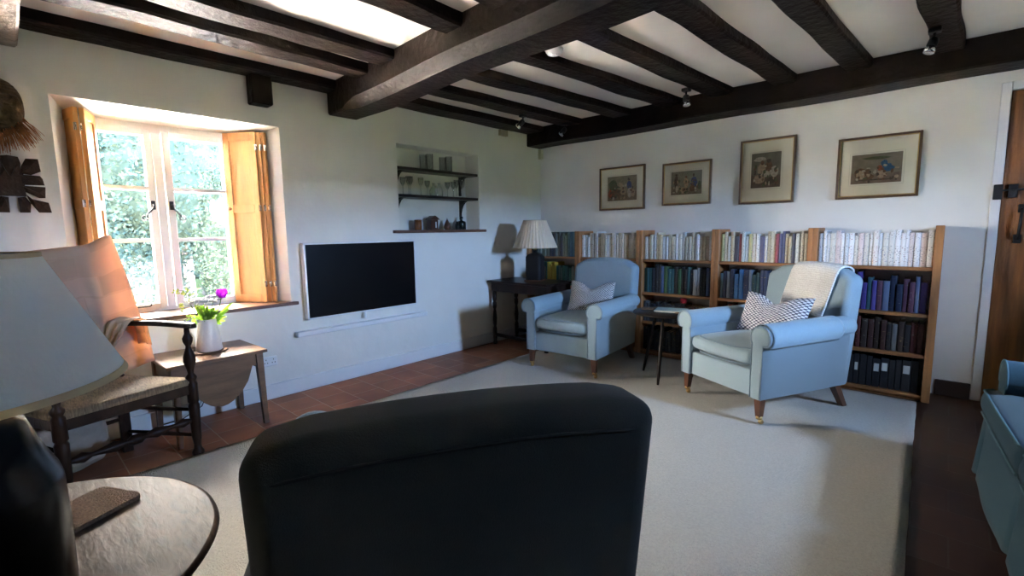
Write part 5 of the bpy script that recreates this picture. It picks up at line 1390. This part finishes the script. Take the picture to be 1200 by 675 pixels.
# ------------------------------------------------------------------ garden outside
bm = nb(); box(bm, -30, -4.2, -22, 26, -.5, -.32)
struct(obj('floor_garden', bm, lawnm), 'sunlit lawn outside the window', 'lawn')
bm = nb(); box(bm, -8.6, -4.21, -6, 9, -.5, -.28)
struct(obj('floor_bounce_terrace', bm, terrace), 'unseen pale terrace added outside the window to bounce sunlight', 'terrace')  # added reflector out of view, throws sunlight up to the ceiling
bm = nb()
def pathf(u, v): 
    y = -2.6 + 1.5 * math.sin(u * 2.2) + (v - .5) * 1.6; return (-5 - 9 * u, y + u * 3.2, -.31)
grid(bm, pathf, 20, 2); tag(obj('garden_path', bm, gravel), 'pale gravel path curving across the lawn outside the window', 'path')
def bush(name, label, cat, c, R, m, n, trunk=0, seed=1, leaf_=.07):
    t_ = thing(name, label, cat, (c[0], c[1], -.32), 0, None); rr = random.Random(seed); bm = nb()
    for i in range(n):
        while True:
            d_ = Vector((rr.gauss(0, 1), rr.gauss(0, 1), rr.gauss(0, 1)))
            if d_.length > .1: break
        d_.normalize(); r_ = rr.uniform(.70, 1.0) + .13 * nz(d_.x, d_.y, d_.z, 3)
        p = Vector((d_.x * R[0] * r_, d_.y * R[1] * r_, trunk + R[2] + d_.z * R[2] * r_))
        a = Vector((rr.gauss(0, 1), rr.gauss(0, 1), rr.gauss(0, 1))).normalized() * leaf_ * rr.uniform(.6, 1.3); b_ = a.cross(Vector((rr.gauss(0, 1), rr.gauss(0, 1), 1))).normalized() * leaf_ * .6
        bm.faces.new([bm.verts.new(p + v) for v in (-a, b_, a, -b_)])
    b = bmesh.new(); bmesh.ops.create_icosphere(b, subdivisions=3, radius=1)
    for v in b.verts: v.co = Vector((v.co.x * R[0] * .72, v.co.y * R[1] * .72, trunk + R[2] + v.co.z * R[2] * .72))
    join(bm, b)
    obj('foliage', bm, m, t_, mods='keep')
    bm = nb(); lathe(bm, [(.09, 0), (.06, trunk + R[2] * .8), (.0, trunk + R[2])], None, 10); obj('trunk', bm, trunkm, t_)
bush('garden_tree', 'spreading green tree outside the left casement', 'tree', (-9.5, 2.2, 0), (1.1, 1.4, 1.5), leafA, 12000, 1.0, 2, .04)
bush('garden_shrub', 'low pale shrub outside the left casement below the tree', 'shrub', (-8.2, 1.25, 0), (.8, .7, .65), leafB, 6000, 0, 3, .028)
bush('garden_shrub', 'upright rounded shrub outside the right casement', 'shrub', (-7.7, 2.3, 0), (.55, .42, 1.25), leafA, 7500, .1, 4, .028)
bush('garden_tree', 'tall dark tree standing behind the right casement view', 'tree', (-12.6, 3.9, 0), (1.9, 1.4, 2.4), leafA, 10000, 1.2, 5, .08)
bush('garden_tree', 'broad dark tree far left beyond the lawn', 'tree', (-15.4, -.6, 0), (2.2, 2.6, 2.6), leafA, 10000, .8, 6, .08)
bush('garden_shrub', 'small pale shrub at the foot of the cottage wall', 'shrub', (-9.4, 3.7, 0), (.6, .7, .6), leafB, 4500, 0, 8, .03)
bm = nb(); box(bm, -21.5, -20.5, -12, 22, -.35, 6.2, .3, 2)
tag(obj('garden_hedge', bm, leafA), 'long tall clipped hedge closing the garden', 'hedge')
bm = nb(); 
for i in range(14):
    for j in range(5): 
        b0 = 2.7 + .34 * i + (.17 if j % 2 else 0); box(bm, -10.9 + random.uniform(-.03, .03), -10.5 + random.uniform(-.03, .03), b0, b0 + .33, -.32 + .2 * j, -.32 + .2 * j + .19, .03, 1)
tag(obj('stone_wall', bm, stonem), 'low dry stone garden wall outside the right casement', 'wall')
ct = thing('cottage', 'pale neighbouring cottage beyond the stone wall, with dark windows', 'building', (-16, 8.2, -.32))
bm = nb(); box(bm, -2, 2, -2.6, 3, 0, 3.4); obj('walls', bm, cottage, ct)
bm = nb(); prism(bm, [(-2.3, 3.4), (2.3, 3.4), (0, 5.2)], 6.0, Matrix.Translation((0, -2.8, 0))); obj('roof', bm, slate, ct)
for (y, z) in ((-1.6, 1.9), (.2, 1.9), (-1.6, .5), (.4, .5)):
    bm = nb(); box(bm, 2.0, 2.04, y, y + .8, z, z + .9); fr_ = obj('window', bm, framepaint, ct)
    bm = nb(); box(bm, 2.04, 2.05, y + .06, y + .37, z + .06, z + .84); box(bm, 2.04, 2.05, y + .43, y + .74, z + .06, z + .84); obj('pane', bm, darkpane, fr_)

bm = nb(); box(bm, 17, 18, -12, 20, -.4, 2.35, .2, 2)
tag(obj('sky_blocking_hedge', bm, mat('sky_blocking_hedge_green', (.10, .14, .05), .95, 5, .4)), 'unseen hedge added beyond the right window to block low sky', 'hedge')  # added out of view to keep blue sky light off the upper walls
bm = nb(); box(bm, WX - 2, RX + TW + .02, -22, RY - .26, -.5, -.32); box(bm, RX + TW + .02, 26, -22, 26, -.5, -.32)
struct(obj('floor_bounce_yard', bm, mat('bounce_yard_grass', (.27, .255, .19), .95, 6, .3, .4, 60)), 'unseen dry grass added outside the right window to bounce light', 'lawn')  # added ground out of view, bounces light upward and covers sky below the horizon
# ------------------------------------------------------------------ light
w = bpy.data.worlds.new('World'); SC.world = w; w.use_nodes = True
NT = w.node_tree; bg = NT.nodes['Background']; bg.inputs[1].default_value = 200
# the sky is whiter and warmer on the sun's side, deeper blue opposite
tcw = NT.nodes.new('ShaderNodeTexCoord'); dpw = NT.nodes.new('ShaderNodeVectorMath'); dpw.operation = 'DOT_PRODUCT'; dpw.inputs[1].default_value = (-.80, -.45, .40)
mrw = NT.nodes.new('ShaderNodeMapRange'); mrw.inputs[1].default_value = -.55; mrw.inputs[2].default_value = .75
crw = NT.nodes.new('ShaderNodeValToRGB'); crw.color_ramp.elements[0].color = (1.12, 1.85, 3.2, 1); crw.color_ramp.elements[1].color = (1.0, .93, .84, 1)
NT.links.new(tcw.outputs['Generated'], dpw.inputs[0]); NT.links.new(dpw.outputs['Value'], mrw.inputs[0]); NT.links.new(mrw.outputs[0], crw.inputs[0]); NT.links.new(crw.outputs[0], bg.inputs[0])
sun = bpy.data.lights.new('sun', 'SUN'); sun.energy = 1900; sun.angle = math.radians(.6); sun.color = (1, .86, .68)
so_ = bpy.data.objects.new('sun', sun); COL.objects.link(so_)
sd_ = Vector((.60, -.60, -1.0)).normalized()   # direction of travel
so_.rotation_euler = sd_.to_track_quat('-Z', 'Y').to_euler()
def portal(name, loc, rot, sx, sy):
    l = bpy.data.lights.new(name, 'AREA'); l.shape = 'RECTANGLE'; l.size = sx; l.size_y = sy; l.energy = 1; l.cycles.is_portal = True
    o = bpy.data.objects.new(name, l); COL.objects.link(o); o.location = loc; o.rotation_euler = rot
portal('window_portal', (FX - .07, (fy0 + fy1) / 2, (fz0 + fz1) / 2), (0, -PI / 2, 0), fz1 - fz0, fy1 - fy0)
portal('window_portal', ((GX0 + GX1) / 2, RY - .27, (GZ0 + GZ1) / 2), (PI / 2, 0, PI), GX1 - GX0, GZ1 - GZ0)
portal('window_portal', (RX + TW + .01, (QY0 + QY1) / 2, (QZ0 + QZ1) / 2), (0, PI / 2, 0), QZ1 - QZ0, QY1 - QY0)

# ------------------------------------------------------------------ camera
f_px, yaw, pitch, roll = 554.55, .74379, -.118542, -.015358
cy, sy = math.cos(yaw), math.sin(yaw); cp, sp = math.cos(pitch), math.sin(pitch)
F = Vector((-sy * cp, cy * cp, sp)); r0 = Vector((cy, sy, 0)); u0 = r0.cross(F)
c, s = math.cos(roll), math.sin(roll); Rv = r0 * c + u0 * s; Uv = -r0 * s + u0 * c
cam = bpy.data.cameras.new('camera'); cam.sensor_width = 36; cam.lens = f_px / 1200 * 36; cam.clip_start = .02; cam.clip_end = 200
co = bpy.data.objects.new('camera', cam); COL.objects.link(co)
M = Matrix((Rv, Uv, -F)).transposed().to_4x4(); M.translation = Vector((0, 0, 1.25)); co.matrix_world = M
SC.camera = co
SC.view_settings.view_transform = 'Standard'; SC.view_settings.look = 'None'; SC.view_settings.gamma = 1; SC.view_settings.exposure = -0.33; SC.view_settings.use_curve_mapping = False
SC.cycles.use_denoising = True
SC.cycles.max_bounces = 10; SC.cycles.diffuse_bounces = 6; SC.cycles.glossy_bounces = 3; SC.cycles.transparent_max_bounces = 12; SC.cycles.sample_clamp_indirect = 150
SC.cycles.caustics_reflective = False; SC.cycles.caustics_refractive = False
